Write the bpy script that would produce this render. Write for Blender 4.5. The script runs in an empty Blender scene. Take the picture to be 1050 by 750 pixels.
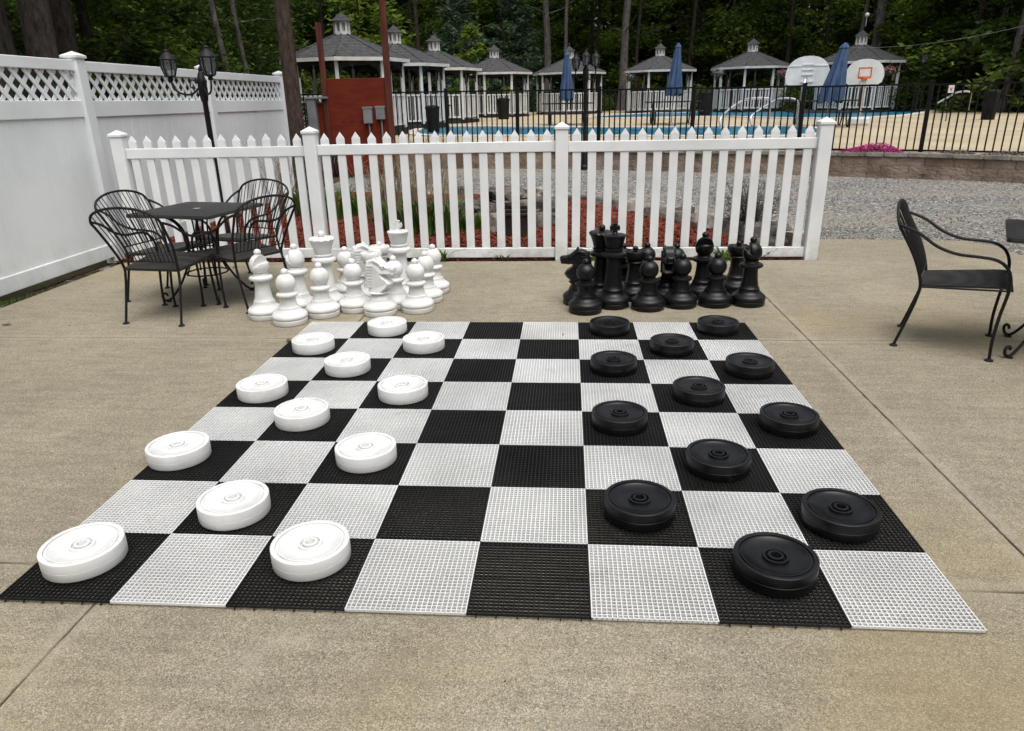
import bpy, bmesh, math, random
from mathutils import Vector, Matrix, noise
rnd = random.Random(7)
PI = math.pi
scene = bpy.context.scene
C = scene.collection

# ------------------------------------------------------------------ camera
F_, PITCH, ROLL, YAW, CX, CY, CZ = 733.173, 0.3562104, -0.0212337, -0.0803582, 1.699077, -1.648133, 1.38641
fw = Vector((math.sin(YAW)*math.cos(PITCH), math.cos(YAW)*math.cos(PITCH), -math.sin(PITCH)))
r0 = Vector((math.cos(YAW), -math.sin(YAW), 0)); u0 = r0.cross(fw)
rv = r0*math.cos(ROLL)+u0*math.sin(ROLL); uv = -r0*math.sin(ROLL)+u0*math.cos(ROLL)
cam_d = bpy.data.cameras.new('camera'); cam = bpy.data.objects.new('camera', cam_d); C.objects.link(cam)
M = Matrix((rv, uv, -fw)).transposed().to_4x4(); M.translation = (CX, CY, CZ); cam.matrix_world = M
cam_d.sensor_width = 36; cam_d.lens = F_/1050*36; cam_d.clip_start = .05; cam_d.clip_end = 1000
scene.camera = cam

# ------------------------------------------------------------------ light
w = bpy.data.worlds.new('World'); scene.world = w; w.use_nodes = True
nt = w.node_tree; bg = nt.nodes['Background']; sky = nt.nodes.new('ShaderNodeTexSky')
sky.sky_type = 'NISHITA'; sky.sun_disc = False
SUN_EL, SUN_AZ = math.radians(67), math.radians(152)      # azimuth from +y clockwise
sky.sun_elevation = SUN_EL; sky.sun_rotation = SUN_AZ; sky.air_density = 1.0; sky.dust_density = 6.0; sky.ozone_density = 1.0
hs = nt.nodes.new('ShaderNodeHueSaturation'); hs.inputs['Saturation'].default_value = .42; nt.links.new(sky.outputs[0], hs.inputs['Color']); nt.links.new(hs.outputs[0], bg.inputs[0]); bg.inputs[1].default_value = 0.14
sd = bpy.data.lights.new('sun', 'SUN'); sd.energy = 1.0; sd.angle = math.radians(55); sd.color = (1, .975, .93)
so = bpy.data.objects.new('sun', sd); C.objects.link(so)
dirv = Vector((math.sin(SUN_AZ)*math.cos(SUN_EL), math.cos(SUN_AZ)*math.cos(SUN_EL), math.sin(SUN_EL)))
so.rotation_euler = dirv.to_track_quat('Z', 'Y').to_euler(); so.location = (0, 0, 30)
vs = scene.view_settings; vs.view_transform = 'Standard'; vs.look = 'None'; vs.exposure = 0.52; vs.gamma = 1; vs.use_curve_mapping = False

# ------------------------------------------------------------------ materials
def N(t, k, **a):
    n = t.nodes.new(k)
    for q, v in a.items(): setattr(n, q, v)
    return n
def ramp(t, stops):
    n = N(t, 'ShaderNodeValToRGB'); e = n.color_ramp.elements
    while len(e) > 1: e.remove(e[0])
    e[0].position = stops[0][0]; e[0].color = (*stops[0][1], 1)
    for p_, c in stops[1:]:
        k = e.new(p_); k.color = (*c, 1)
    return n
def base_mat(name, rough=.6, spec=.3, metal=0.):
    m = bpy.data.materials.new(name); m.use_nodes = True; t = m.node_tree; b = t.nodes['Principled BSDF']
    b.inputs['Roughness'].default_value = rough; b.inputs['Specular IOR Level'].default_value = spec; b.inputs['Metallic'].default_value = metal
    return m, t, b
def noisy(name, c1, c2, scale=8., rough=.6, spec=.3, bump=.0, bscale=60., detail=6., metal=0., lo=.35, hi=.65, stretch=None, world=False, bdist=.01, rrange=0.):
    m, t, b = base_mat(name, rough, spec, metal)
    tc = N(t, 'ShaderNodeTexCoord'); src = tc.outputs['Object']
    if world: src = N(t, 'ShaderNodeNewGeometry').outputs['Position']
    if stretch:
        mp = N(t, 'ShaderNodeMapping'); mp.inputs['Scale'].default_value = stretch; t.links.new(src, mp.inputs[0]); src = mp.outputs[0]
    n = N(t, 'ShaderNodeTexNoise'); n.inputs['Scale'].default_value = scale; n.inputs['Detail'].default_value = detail
    t.links.new(src, n.inputs['Vector'])
    r = ramp(t, [(lo, c1), (hi, c2)]); t.links.new(n.outputs[0], r.inputs[0]); t.links.new(r.outputs[0], b.inputs['Base Color'])
    if rrange:
        mr = N(t, 'ShaderNodeMapRange'); mr.inputs[3].default_value = rough-rrange; mr.inputs[4].default_value = rough+rrange
        t.links.new(n.outputs[0], mr.inputs[0]); t.links.new(mr.outputs[0], b.inputs['Roughness'])
    if bump:
        n2 = N(t, 'ShaderNodeTexNoise'); n2.inputs['Scale'].default_value = bscale; n2.inputs['Detail'].default_value = 4
        t.links.new(src, n2.inputs['Vector'])
        bp = N(t, 'ShaderNodeBump'); bp.inputs['Strength'].default_value = bump; bp.inputs['Distance'].default_value = bdist
        t.links.new(n2.outputs[0], bp.inputs['Height']); t.links.new(bp.outputs[0], b.inputs['Normal'])
    return m
def mixc(t, a, b_, f, mode='MIX'):
    n = N(t, 'ShaderNodeMix', data_type='RGBA', blend_type=mode)
    for v, i in ((f, 0), (a, 6), (b_, 7)):
        if isinstance(v, (int, float)): n.inputs[i].default_value = v
        elif isinstance(v, tuple): n.inputs[i].default_value = (*v, 1)
        else: t.links.new(v, n.inputs[i])
    return n.outputs[2]
def noise_n(t, src, scale, detail=5, rough=.55):
    n = N(t, 'ShaderNodeTexNoise'); n.inputs['Scale'].default_value = scale; n.inputs['Detail'].default_value = detail; n.inputs['Roughness'].default_value = rough
    t.links.new(src, n.inputs['Vector']); return n
def mrange(t, s, a, b_, c=0., d=1.):
    n = N(t, 'ShaderNodeMapRange'); t.links.new(s, n.inputs[0])
    for i, v in enumerate((a, b_, c, d)): n.inputs[i+1].default_value = v
    return n.outputs[0]

def grime(m, col, scale, lo, hi, amt, zmax=None, world=True):
    t = m.node_tree; b = t.nodes['Principled BSDF']; src = b.inputs['Base Color'].links[0].from_socket
    P = N(t, 'ShaderNodeNewGeometry').outputs['Position']; n = noise_n(t, P, scale, 6, .7); f = mrange(t, n.outputs[0], lo, hi, 0, amt)
    if zmax:
        sx = N(t, 'ShaderNodeSeparateXYZ'); t.links.new(P, sx.inputs[0]); k = N(t, 'ShaderNodeMath', operation='MULTIPLY'); t.links.new(f, k.inputs[0]); t.links.new(mrange(t, sx.outputs[2], .02, zmax, 1, 0), k.inputs[1]); f = k.outputs[0]
    t.links.new(mixc(t, src, col, f), b.inputs['Base Color'])
def concrete():
    m, t, b = base_mat('concrete', .9, .2)
    P = N(t, 'ShaderNodeNewGeometry').outputs['Position']
    big = noise_n(t, P, .9, 5); mid = noise_n(t, P, 9, 8, .75); fine = noise_n(t, P, 330, 3, .8)
    c = ramp(t, [(.3, (.205, .182, .137)), (.5, (.240, .214, .161)), (.7, (.28, .252, .192))]); t.links.new(big.outputs[0], c.inputs[0])
    m2 = ramp(t, [(.3, (.82, .82, .82)), (.5, (1, 1, 1)), (.7, (1.12, 1.12, 1.12))]); t.links.new(mid.outputs[0], m2.inputs[0])
    o = mixc(t, c.outputs[0], m2.outputs[0], .8, 'MULTIPLY')
    # trowel streaks
    mp = N(t, 'ShaderNodeMapping'); mp.inputs['Scale'].default_value = (1.2, 9, 1); t.links.new(P, mp.inputs[0])
    st = noise_n(t, mp.outputs[0], 3, 4)
    m4 = ramp(t, [(.35, (.86, .86, .85)), (.6, (1.05, 1.05, 1.05))]); t.links.new(st.outputs[0], m4.inputs[0])
    o = mixc(t, o, m4.outputs[0], .8, 'MULTIPLY')
    v = N(t, 'ShaderNodeTexVoronoi'); v.inputs['Scale'].default_value = 330; t.links.new(P, v.inputs['Vector'])
    vr = ramp(t, [(0, (.42, .41, .39)), (.25, (.84, .84, .83)), (.75, (1.12, 1.12, 1.11)), (1, (1.75, 1.75, 1.70))])
    sep = N(t, 'ShaderNodeSeparateColor'); t.links.new(v.outputs['Color'], sep.inputs[0]); t.links.new(sep.outputs[0], vr.inputs[0])
    o = mixc(t, o, vr.outputs[0], .95, 'MULTIPLY')
    f2 = ramp(t, [(.32, (.70, .69, .67)), (.5, (1, 1, 1)), (.68, (1.28, 1.28, 1.25))]); t.links.new(fine.outputs[0], f2.inputs[0]); o = mixc(t, o, f2.outputs[0], .8, 'MULTIPLY')
    pt = noise_n(t, P, 60, 4, .7); o = mixc(t, o, (.10, .085, .06), mrange(t, pt.outputs[0], .70, .78, 0, .6))
    # lighter trowelled margin beside the joints
    sx = N(t, 'ShaderNodeSeparateXYZ'); t.links.new(P, sx.inputs[0])
    for ax, c0 in ((0, 3.15), (0, .30), (1, 2.53), (1, .19)):
        a_ = N(t, 'ShaderNodeMath', operation='SUBTRACT'); t.links.new(sx.outputs[ax], a_.inputs[0]); a_.inputs[1].default_value = c0
        b_ = N(t, 'ShaderNodeMath', operation='ABSOLUTE'); t.links.new(a_.outputs[0], b_.inputs[0])
        k_ = N(t, 'ShaderNodeMath', operation='MULTIPLY'); t.links.new(mrange(t, b_.outputs[0], .035, .06, .30, 0), k_.inputs[0]); t.links.new(mrange(t, mid.outputs[0], .35, .6, .3, 1), k_.inputs[1])
        o = mixc(t, o, (.36, .325, .25), k_.outputs[0])
        e_ = mrange(t, b_.outputs[0], .004, .009, .35, 0); o = mixc(t, o, (.10, .08, .055), e_)
    # warm rusty/ochre stains on the right part of the patio and a few dark spots
    s2 = noise_n(t, P, .55, 3); o = mixc(t, o, (.34, .26, .13), mrange(t, s2.outputs[0], .52, .68, 0, .32))
    s3 = noise_n(t, P, 2.3, 6, .7); o = mixc(t, o, (.11, .098, .08), mrange(t, s3.outputs[0], .60, .76, 0, .38)); s4 = noise_n(t, P, 1.6, 7, .75); o = mixc(t, o, (.38, .35, .28), mrange(t, s4.outputs[0], .60, .72, 0, .35))
    t.links.new(o, b.inputs['Base Color'])
    bp = N(t, 'ShaderNodeBump'); bp.inputs['Strength'].default_value = .5; bp.inputs['Distance'].default_value = .003
    t.links.new(fine.outputs[0], bp.inputs['Height']); t.links.new(bp.outputs[0], b.inputs['Normal'])
    return m
def gravel():
    m, t, b = base_mat('gravel', .95, .15)
    P = N(t, 'ShaderNodeNewGeometry').outputs['Position']
    v = N(t, 'ShaderNodeTexVoronoi'); v.inputs['Scale'].default_value = 40; t.links.new(P, v.inputs['Vector'])
    sep = N(t, 'ShaderNodeSeparateColor'); t.links.new(v.outputs['Color'], sep.inputs[0])
    c = ramp(t, [(0, (.05, .048, .046)), (.35, (.135, .131, .126)), (.7, (.23, .225, .216)), (.9, (.36, .355, .345)), (1, (.72, .72, .71))]); t.links.new(sep.outputs[0], c.inputs[0])
    dk = ramp(t, [(0, (1.1, 1.1, 1.1)), (.5, (.85, .85, .85)), (1, (.35, .35, .35))]); t.links.new(v.outputs['Distance'], dk.inputs[0])
    o = mixc(t, c.outputs[0], dk.outputs[0], .6, 'MULTIPLY')
    # sandy wheel bands running beside the wall
    mp = N(t, 'ShaderNodeMapping'); mp.inputs['Rotation'].default_value = (0, 0, math.radians(24)); mp.inputs['Scale'].default_value = (.18, 1.0, 1); t.links.new(P, mp.inputs[0])
    n1 = noise_n(t, mp.outputs[0], .95, 4, .6); n2 = noise_n(t, P, 26, 4, .7)
    sand = ramp(t, [(.3, (.19, .172, .145)), (.7, (.30, .272, .228))]); t.links.new(n2.outputs[0], sand.inputs[0])
    mx = mrange(t, n1.outputs[0], .42, .60, 0, .8)
    o = mixc(t, o, sand.outputs[0], mx)
    t.links.new(o, b.inputs['Base Color'])
    bp = N(t, 'ShaderNodeBump'); bp.inputs['Strength'].default_value = .7; bp.inputs['Distance'].default_value = .02
    inv = mrange(t, v.outputs['Distance'], 0, 1, 1, 0)
    t.links.new(inv, bp.inputs['Height']); t.links.new(bp.outputs[0], b.inputs['Normal'])
    return m
def chips():
    m, t, b = base_mat('red_mulch', .95, .1)
    P = N(t, 'ShaderNodeNewGeometry').outputs['Position']
    mp = N(t, 'ShaderNodeMapping'); mp.inputs['Scale'].default_value = (1, 1.9, 1); t.links.new(P, mp.inputs[0])
    v = N(t, 'ShaderNodeTexVoronoi'); v.inputs['Scale'].default_value = 38; t.links.new(mp.outputs[0], v.inputs['Vector'])
    sep = N(t, 'ShaderNodeSeparateColor'); t.links.new(v.outputs['Color'], sep.inputs[0])
    c = ramp(t, [(0, (.075, .020, .012)), (.4, (.18, .044, .027)), (.8, (.26, .068, .043)), (1, (.38, .14, .09))]); t.links.new(sep.outputs[0], c.inputs[0])
    dk = ramp(t, [(0, (1.1, 1.1, 1.1)), (.55, (.8, .8, .8)), (1, (.2, .2, .2))]); t.links.new(v.outputs['Distance'], dk.inputs[0])
    o = mixc(t, c.outputs[0], dk.outputs[0], .9, 'MULTIPLY')
    t.links.new(o, b.inputs['Base Color'])
    bp = N(t, 'ShaderNodeBump'); bp.inputs['Strength'].default_value = 1; bp.inputs['Distance'].default_value = .02
    t.links.new(mrange(t, v.outputs['Distance'], 0, 1, 1, 0), bp.inputs['Height']); t.links.new(bp.outputs[0], b.inputs['Normal'])
    return m
def leafmat(name, dark, mid, light, scale=.6, lo=.3, hi=.72, transl=.25):
    m = bpy.data.materials.new(name); m.use_nodes = True; t = m.node_tree; b = t.nodes['Principled BSDF']
    b.inputs['Roughness'].default_value = .65; b.inputs['Specular IOR Level'].default_value = .15
    P = N(t, 'ShaderNodeNewGeometry')
    n = noise_n(t, P.outputs['Position'], scale, 4, .6)
    c = ramp(t, [(lo, dark), ((lo+hi)/2, mid), (hi, light)]); t.links.new(n.outputs[0], c.inputs[0])
    rr = ramp(t, [(0, (.6, .6, .6)), (1, (1.35, 1.35, 1.2))]); t.links.new(P.outputs['Random Per Island'], rr.inputs[0])
    o = mixc(t, c.outputs[0], rr.outputs[0], 1., 'MULTIPLY')
    t.links.new(o, b.inputs['Base Color'])
    tr = N(t, 'ShaderNodeBsdfTranslucent'); t.links.new(o, tr.inputs[0]); mx = N(t, 'ShaderNodeMixShader'); mx.inputs[0].default_value = transl
    t.links.new(b.outputs[0], mx.inputs[1]); t.links.new(tr.outputs[0], mx.inputs[2]); t.links.new(mx.outputs[0], t.nodes['Material Output'].inputs[0])
    return m
def bark(name, c1, c2, sc=6., world=False):
    m, t, b = base_mat(name, .95, .1)
    tc = N(t, 'ShaderNodeTexCoord'); mp = N(t, 'ShaderNodeMapping'); mp.inputs['Scale'].default_value = (sc, sc, sc*.30); t.links.new(tc.outputs['Object'], mp.inputs[0])
    n = noise_n(t, mp.outputs[0], 2.6, 9, .8); c = ramp(t, [(.38, c1), (.62, c2)]); t.links.new(n.outputs[0], c.inputs[0]); t.links.new(c.outputs[0], b.inputs['Base Color'])
    bp = N(t, 'ShaderNodeBump'); bp.inputs['Strength'].default_value = .9; bp.inputs['Distance'].default_value = .03
    t.links.new(n.outputs[0], bp.inputs['Height']); t.links.new(bp.outputs[0], b.inputs['Normal'])
    return m
def perforated():
    m, t, b = base_mat('perforated_seat_metal', .45, .3)
    tc = N(t, 'ShaderNodeTexCoord'); v = N(t, 'ShaderNodeTexVoronoi'); v.feature = 'F1'; v.inputs['Scale'].default_value = 95; v.inputs['Randomness'].default_value = .15; t.links.new(tc.outputs['Object'], v.inputs['Vector'])
    c = ramp(t, [(0, (.055, .050, .045)), (.30, (.045, .04, .036)), (.45, (.010, .009, .0085)), (1, (.010, .009, .0085))]); t.links.new(v.outputs['Distance'], c.inputs[0])
    n = noise_n(t, tc.outputs['Object'], 6, 4); o = mixc(t, c.outputs[0], (.05, .042, .032), mrange(t, n.outputs[0], .5, .75, 0, .5)); t.links.new(o, b.inputs['Base Color'])
    bp = N(t, 'ShaderNodeBump'); bp.inputs['Strength'].default_value = .6; bp.inputs['Distance'].default_value = .002; t.links.new(v.outputs['Distance'], bp.inputs['Height']); t.links.new(bp.outputs[0], b.inputs['Normal'])
    return m
def shingles():
    m, t, b = base_mat('roof_shingles', .9, .15)
    tc = N(t, 'ShaderNodeTexCoord'); sp = N(t, 'ShaderNodeSeparateXYZ'); t.links.new(tc.outputs['Object'], sp.inputs[0])
    w_ = N(t, 'ShaderNodeTexWave'); w_.bands_direction = 'Z'; w_.wave_profile = 'SAW'; w_.inputs['Scale'].default_value = 3.1; t.links.new(tc.outputs['Object'], w_.inputs['Vector'])
    n = noise_n(t, tc.outputs['Object'], 7, 5, .7)
    c = ramp(t, [(.3, (.030, .031, .033)), (.7, (.085, .087, .09))]); t.links.new(n.outputs[0], c.inputs[0])
    k = ramp(t, [(0, (.35, .35, .35)), (.18, (.95, .95, .95)), (1, (1.15, 1.15, 1.15))]); t.links.new(w_.outputs[0], k.inputs[0])
    t.links.new(mixc(t, c.outputs[0], k.outputs[0], .9, 'MULTIPLY'), b.inputs['Base Color'])
    bp = N(t, 'ShaderNodeBump'); bp.inputs['Strength'].default_value = .6; bp.inputs['Distance'].default_value = .03
    t.links.new(w_.outputs[0], bp.inputs['Height']); t.links.new(bp.outputs[0], b.inputs['Normal'])
    return m
def watermat():
    m, t, b = base_mat('pool_water', .3, .15)
    P = N(t, 'ShaderNodeNewGeometry').outputs['Position']; n = noise_n(t, P, 1.3, 3); c = ramp(t, [(.35, (.014, .085, .155)), (.65, (.035, .18, .265))]); t.links.new(n.outputs[0], c.inputs[0])
    t.links.new(c.outputs[0], b.inputs['Base Color'])
    n2 = noise_n(t, P, 5, 3); bp = N(t, 'ShaderNodeBump'); bp.inputs['Strength'].default_value = .25; bp.inputs['Distance'].default_value = .05
    t.links.new(n2.outputs[0], bp.inputs['Height']); t.links.new(bp.outputs[0], b.inputs['Normal'])
    return m
def glassmat():
    m, t, b = base_mat('lantern_glass', .08, .5)
    b.inputs['Base Color'].default_value = (.42, .45, .47, 1); b.inputs['Transmission Weight'].default_value = .75; b.inputs['IOR'].default_value = 1.1
    return m

MT = dict(
 concrete=concrete(), perforated=perforated(), gravel=gravel(), mulch=chips(), shingle=shingles(), water=watermat(), glass=glassmat(),
 dirt=noisy('dark_soil', (.022, .018, .012), (.085, .068, .045), 14, .95, .1, 1, 50, bdist=.03, world=True),
 forest_floor=noisy('forest_floor', (.03, .028, .015), (.09, .075, .04), 1.2, .95, .1, .8, 8, bdist=.1, world=True),
 pooldeck=noisy('pool_deck', (.33, .275, .185), (.43, .365, .25), .7, .85, .2, .2, 30, world=True),
 coping=noisy('pool_coping', (.5, .46, .42), (.62, .58, .54), 3, .8, .2),
 vinyl=noisy('white_vinyl', (.64, .68, .69), (.73, .765, .775), 1.6, .38, .4, .04, 3, rrange=.06, lo=.3, hi=.6),
 vinyl2=noisy('white_picket_vinyl', (.66, .685, .70), (.76, .78, .79), 3.5, .4, .4, .03, 6, rrange=.08, lo=.28, hi=.6),
 wplastic=noisy('white_plastic', (.57, .575, .56), (.68, .685, .67), 9, .4, .35, .04, 25, lo=.3, hi=.55, rrange=.08),
 bplastic=noisy('black_plastic', (.0022, .0022, .0026), (.0065, .0068, .008), 12, .38, .32, .06, 30, rrange=.1),
 wgrid=noisy('white_grid_plastic', (.55, .56, .555), (.69, .70, .695), 2.2, .45, .4, world=True),
 bgrid=noisy('black_grid_plastic', (.006, .006, .006), (.013, .013, .013), 3.5, .55, .25, world=True),
 iron=noisy('black_wrought_iron', (.006, .006, .006), (.012, .012, .012), 20, .5, .25, .15, 90),
 seatmetal=noisy('seat_mesh_metal', (.007, .0065, .006), (.020, .018, .0165), 130, .5, .25, .5, 260, detail=2, bdist=.003),
 lampm=noisy('black_cast_metal', (.005, .0055, .0055), (.012, .0125, .0125), 20, .55, .25, .15, 60),
 ironf=noisy('black_fence_metal', (.004, .004, .0045), (.009, .009, .010), 5, .6, .2),
 red=noisy('red_painted_board', (.125, .017, .007), (.175, .027, .012), 2.2, .75, .2, .15, 40, stretch=(1, 1, 4)),
 redpost=noisy('red_brown_post', (.075, .022, .015), (.13, .042, .028), 3, .8, .2, .3, 30, stretch=(5, 5, .6)),
 pole=bark('pole_wood', (.030, .021, .017), (.105, .078, .062), 8),
 bark=bark('dark_bark', (.008, .007, .006), (.050, .041, .035), 5), bark3=bark('scarred_bark', (.022, .018, .016), (.085, .072, .064), 5),
 bark2=bark('grey_bark', (.035, .031, .029), (.14, .125, .12), 4.0),
 greybox=noisy('grey_metal_box', (.17, .18, .185), (.24, .25, .255), 5, .5, .4),
 chrome=noisy('steel_rail', (.5, .5, .5), (.62, .62, .62), 8, .25, .5, metal=.9),
 wpaint=noisy('white_paint', (.48, .49, .48), (.62, .63, .62), 3, .6, .3),
 trim=noisy('grey_white_trim', (.40, .40, .385), (.52, .52, .50), 3, .7, .3),
 dark=noisy('dark_interior', (.012, .012, .011), (.03, .03, .028), 3, .8, .2),
 blue=noisy('blue_canvas', (.034, .062, .125), (.058, .10, .185), 4, .85, .15, .4, 12, stretch=(3, 3, .7)),
 rock=noisy('grey_rock', (.035, .033, .028), (.17, .155, .135), 6, .9, .2, .8, 18, bdist=.03),
 rockl=noisy('pale_rock', (.2, .18, .16), (.42, .39, .35), 7, .9, .2, .6, 18, bdist=.02),
 pot=noisy('brown_plastic_pot', (.028, .022, .019), (.05, .042, .036), 5, .5, .3),
 block=noisy('wall_block_stone', (.17, .125, .095), (.33, .262, .21), 2.6, .95, .1, 1, 22, bdist=.03, world=True),
 cap=noisy('wall_cap_stone', (.20, .18, .155), (.34, .315, .275), 3.2, .95, .1, .8, 30, bdist=.02, world=True),
 oak=noisy('orange_paint', (.55, .09, .015), (.62, .11, .02), 3, .5),
 fol_dark=leafmat('evergreen_leaves', (.017, .036, .009), (.052, .088, .018), (.125, .178, .034), .35),
 fol_mid=leafmat('mixed_leaves', (.022, .044, .008), (.075, .125, .017), (.21, .28, .034), .28, .36, .74, .35),
 fol_lime=leafmat('young_leaves', (.05, .085, .010), (.11, .17, .02), (.19, .27, .03), .8, .3, .7, .4),
 fol_pine=leafmat('pine_needles', (.045, .080, .050), (.085, .135, .088), (.13, .19, .125), .9),
 shrub=leafmat('shrub_leaves', (.012, .024, .009), (.03, .055, .016), (.07, .11, .03), 1.2),
 plant=leafmat('garden_leaves', (.03, .06, .010), (.065, .13, .02), (.12, .21, .035), 5., transl=.3),
 straw=leafmat('dry_stems', (.13, .10, .07), (.26, .21, .15), (.42, .36, .28), 5., transl=.1),
 twig=leafmat('dark_twigs', (.02, .018, .016), (.05, .045, .04), (.10, .09, .08), 5., transl=.0),
 magenta=leafmat('magenta_petals', (.35, .012, .16), (.52, .02, .27), (.68, .06, .40), 6., transl=.2),
 lilac=leafmat('lilac_petals', (.25, .14, .28), (.38, .24, .42), (.52, .38, .55), 8., transl=.2),
 pinkp=leafmat('pink_petals', (.35, .05, .16), (.5, .12, .28), (.62, .25, .38), 8., transl=.2),
 moss=leafmat('low_green_leaves', (.035, .05, .012), (.07, .095, .025), (.13, .16, .05), 6., transl=.2),
 dryleaf=noisy('dry_brown_leaf', (.05, .035, .012), (.12, .09, .03), 30, .8),
 signw=noisy('sign_white', (.6, .62, .65), (.68, .70, .72), 4, .5),
 signr=noisy('sign_red', (.5, .05, .03), (.6, .07, .04), 4, .5),
 bbwhite=noisy('backboard_white', (.60, .64, .65), (.74, .78, .79), 3, .4, .4),
 bin=noisy('bin_plastic', (.006, .006, .0055), (.016, .015, .014), 4, .7, .15),
 tablegrey=noisy('picnic_table_grey', (.014, .015, .017), (.03, .032, .035), 4, .6, .3),
)

grime(MT['wplastic'], (.42, .37, .28), 14, .60, .74, .35)
grime(MT['wplastic'], (.30, .27, .22), 90, .68, .74, .45)
grime(MT['bplastic'], (.06, .058, .052), 30, .58, .76, .35)
grime(MT['vinyl2'], (.33, .30, .22), 9, .40, .62, .6, .22)
grime(MT['vinyl2'], (.50, .52, .48), 5, .60, .78, .2)
grime(MT['vinyl'], (.36, .38, .28), 4, .42, .65, .45, .35)
grime(MT['vinyl'], (.56, .58, .57), 2.5, .55, .75, .25)
grime(MT['wgrid'], (.36, .34, .28), 7, .60, .72, .4)
# ------------------------------------------------------------------ mesh helpers
class MB:
    def __init__(s): s.v = []; s.f = []; s.sm = []
    def add(s, V, Fc, smooth=False, M_=None):
        o = len(s.v)
        s.v += [tuple(M_ @ Vector(v)) if M_ is not None else tuple(v) for v in V]
        s.f += [tuple(i+o for i in f) for f in Fc]; s.sm += [smooth]*len(Fc)
        return s
    def box(s, a, b, M_=None):
        (x0, y0, z0), (x1, y1, z1) = a, b
        V = [(x0, y0, z0), (x1, y0, z0), (x1, y1, z0), (x0, y1, z0), (x0, y0, z1), (x1, y0, z1), (x1, y1, z1), (x0, y1, z1)]
        return s.add(V, [(0, 3, 2, 1), (4, 5, 6, 7), (0, 1, 5, 4), (1, 2, 6, 5), (2, 3, 7, 6), (3, 0, 4, 7)], False, M_)
    def bbox(s, a, b, c=.004, M_=None):          # box with chamfered edges
        bm = bmesh.new(); bmesh.ops.create_cube(bm, size=1)
        for v in bm.verts: v.co = Vector((a[i]+(v.co[i]+.5)*(b[i]-a[i]) for i in range(3)))
        c = min(c, min(abs(b[i]-a[i]) for i in range(3))*.4)
        bmesh.ops.bevel(bm, geom=bm.edges[:], offset=c, segments=2, affect='EDGES', profile=.5)
        bm.verts.index_update()
        s.add([v.co.copy() for v in bm.verts], [[v.index for v in f.verts] for f in bm.faces], False, M_); bm.free(); return s
    def lathe(s, prof, n=32, M_=None, sharp=False):
        V = []; Fc = []; k = len(prof)
        for (r, z) in prof:
            for i in range(n): a = 2*PI*i/n; V.append((r*math.cos(a), r*math.sin(a), z))
        for j in range(k-1):
            for i in range(n): i2 = (i+1) % n; Fc.append((j*n+i, j*n+i2, (j+1)*n+i2, (j+1)*n+i))
        Fc.append(tuple(range(n))[::-1]); Fc.append(tuple((k-1)*n+i for i in range(n)))
        return s.add(V, Fc, not sharp, M_)
    def tube(s, pts, r, n=8, closed=False, M_=None):
        pts = [Vector(p_) for p_ in pts]; k = len(pts); V = []; Fc = []
        rr = r if isinstance(r, (list, tuple)) else [r]*k
        up = None
        for i, p_ in enumerate(pts):
            if closed: t = pts[(i+1) % k]-pts[i-1]
            else: t = pts[min(i+1, k-1)]-pts[max(i-1, 0)]
            t.normalize()
            if up is None: up = t.orthogonal().normalized()
            up = (up-t*up.dot(t)); up = up.normalized() if up.length > 1e-6 else t.orthogonal().normalized()
            sd_ = t.cross(up)
            for j in range(n): a = 2*PI*j/n; V.append(p_+(up*math.cos(a)+sd_*math.sin(a))*rr[i])
        for i in range(k if closed else k-1):
            i2 = (i+1) % k
            for j in range(n): j2 = (j+1) % n; Fc.append((i*n+j, i*n+j2, i2*n+j2, i2*n+j))
        if not closed: Fc.append(tuple(range(n))[::-1]); Fc.append(tuple((k-1)*n+j for j in range(n)))
        return s.add(V, Fc, True, M_)
    def prism(s, poly, z0, z1, M_=None):
        n = len(poly); V = [(x, y, z0) for x, y in poly]+[(x, y, z1) for x, y in poly]
        Fc = [tuple(range(n))[::-1], tuple(n+i for i in range(n))]+[(i, (i+1) % n, n+(i+1) % n, n+i) for i in range(n)]
        return s.add(V, Fc, False, M_)
    def mesh(s, name, mat):
        me = bpy.data.meshes.new(name); me.from_pydata(s.v, [], s.f); me.polygons.foreach_set('use_smooth', s.sm); me.materials.append(mat)
        me.update()
        if any(s.sm): me.set_sharp_from_angle(angle=math.radians(40))
        return me
    def build(s, name, mat, parent=None, **kw):
        o = bpy.data.objects.new(name, s.mesh(name, mat)); C.objects.link(o)
        if parent: o.parent = parent
        for k, v in kw.items(): o[k] = v
        return o
def smooth_curve(pts, n=8):
    P = [Vector(p_) for p_ in pts]; out = []
    for i in range(len(P)-1):
        a = P[max(i-1, 0)]; b = P[i]; c = P[i+1]; d = P[min(i+2, len(P)-1)]
        for k in range(n):
            t = k/n; out.append(.5*((2*b)+(c-a)*t+(2*a-5*b+4*c-d)*t*t+(-a+3*b-3*c+d)*t**3))
    out.append(P[-1]); return out
def thing(name, label, cat, loc=(0, 0, 0), rz=0., group=None):
    o = bpy.data.objects.new(name, None); C.objects.link(o); o.location = loc; o.rotation_euler = (0, 0, rz); o.empty_display_size = .1
    tag(o, label, cat, group); return o
def tag(o, label, cat, group=None, kind=None):
    o['label'] = label; o['category'] = cat
    if group: o['group'] = group
    if kind: o['kind'] = kind
    return o
def struct(o): o['kind'] = 'structure'; return o
def copy_tree(o, loc, rz, label=None, group=None, scale=None):
    def cp(q, par):
        c = q.copy(); C.objects.link(c)
        if par: c.parent = par
        for ch in list(q.children): cp(ch, c)
        return c
    r = cp(o, None); r.location = loc; r.rotation_euler = (0, 0, rz)
    if scale: r.scale = scale if isinstance(scale, tuple) else (scale,)*3
    if label: r['label'] = label
    if group: r['group'] = group
    return r
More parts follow.
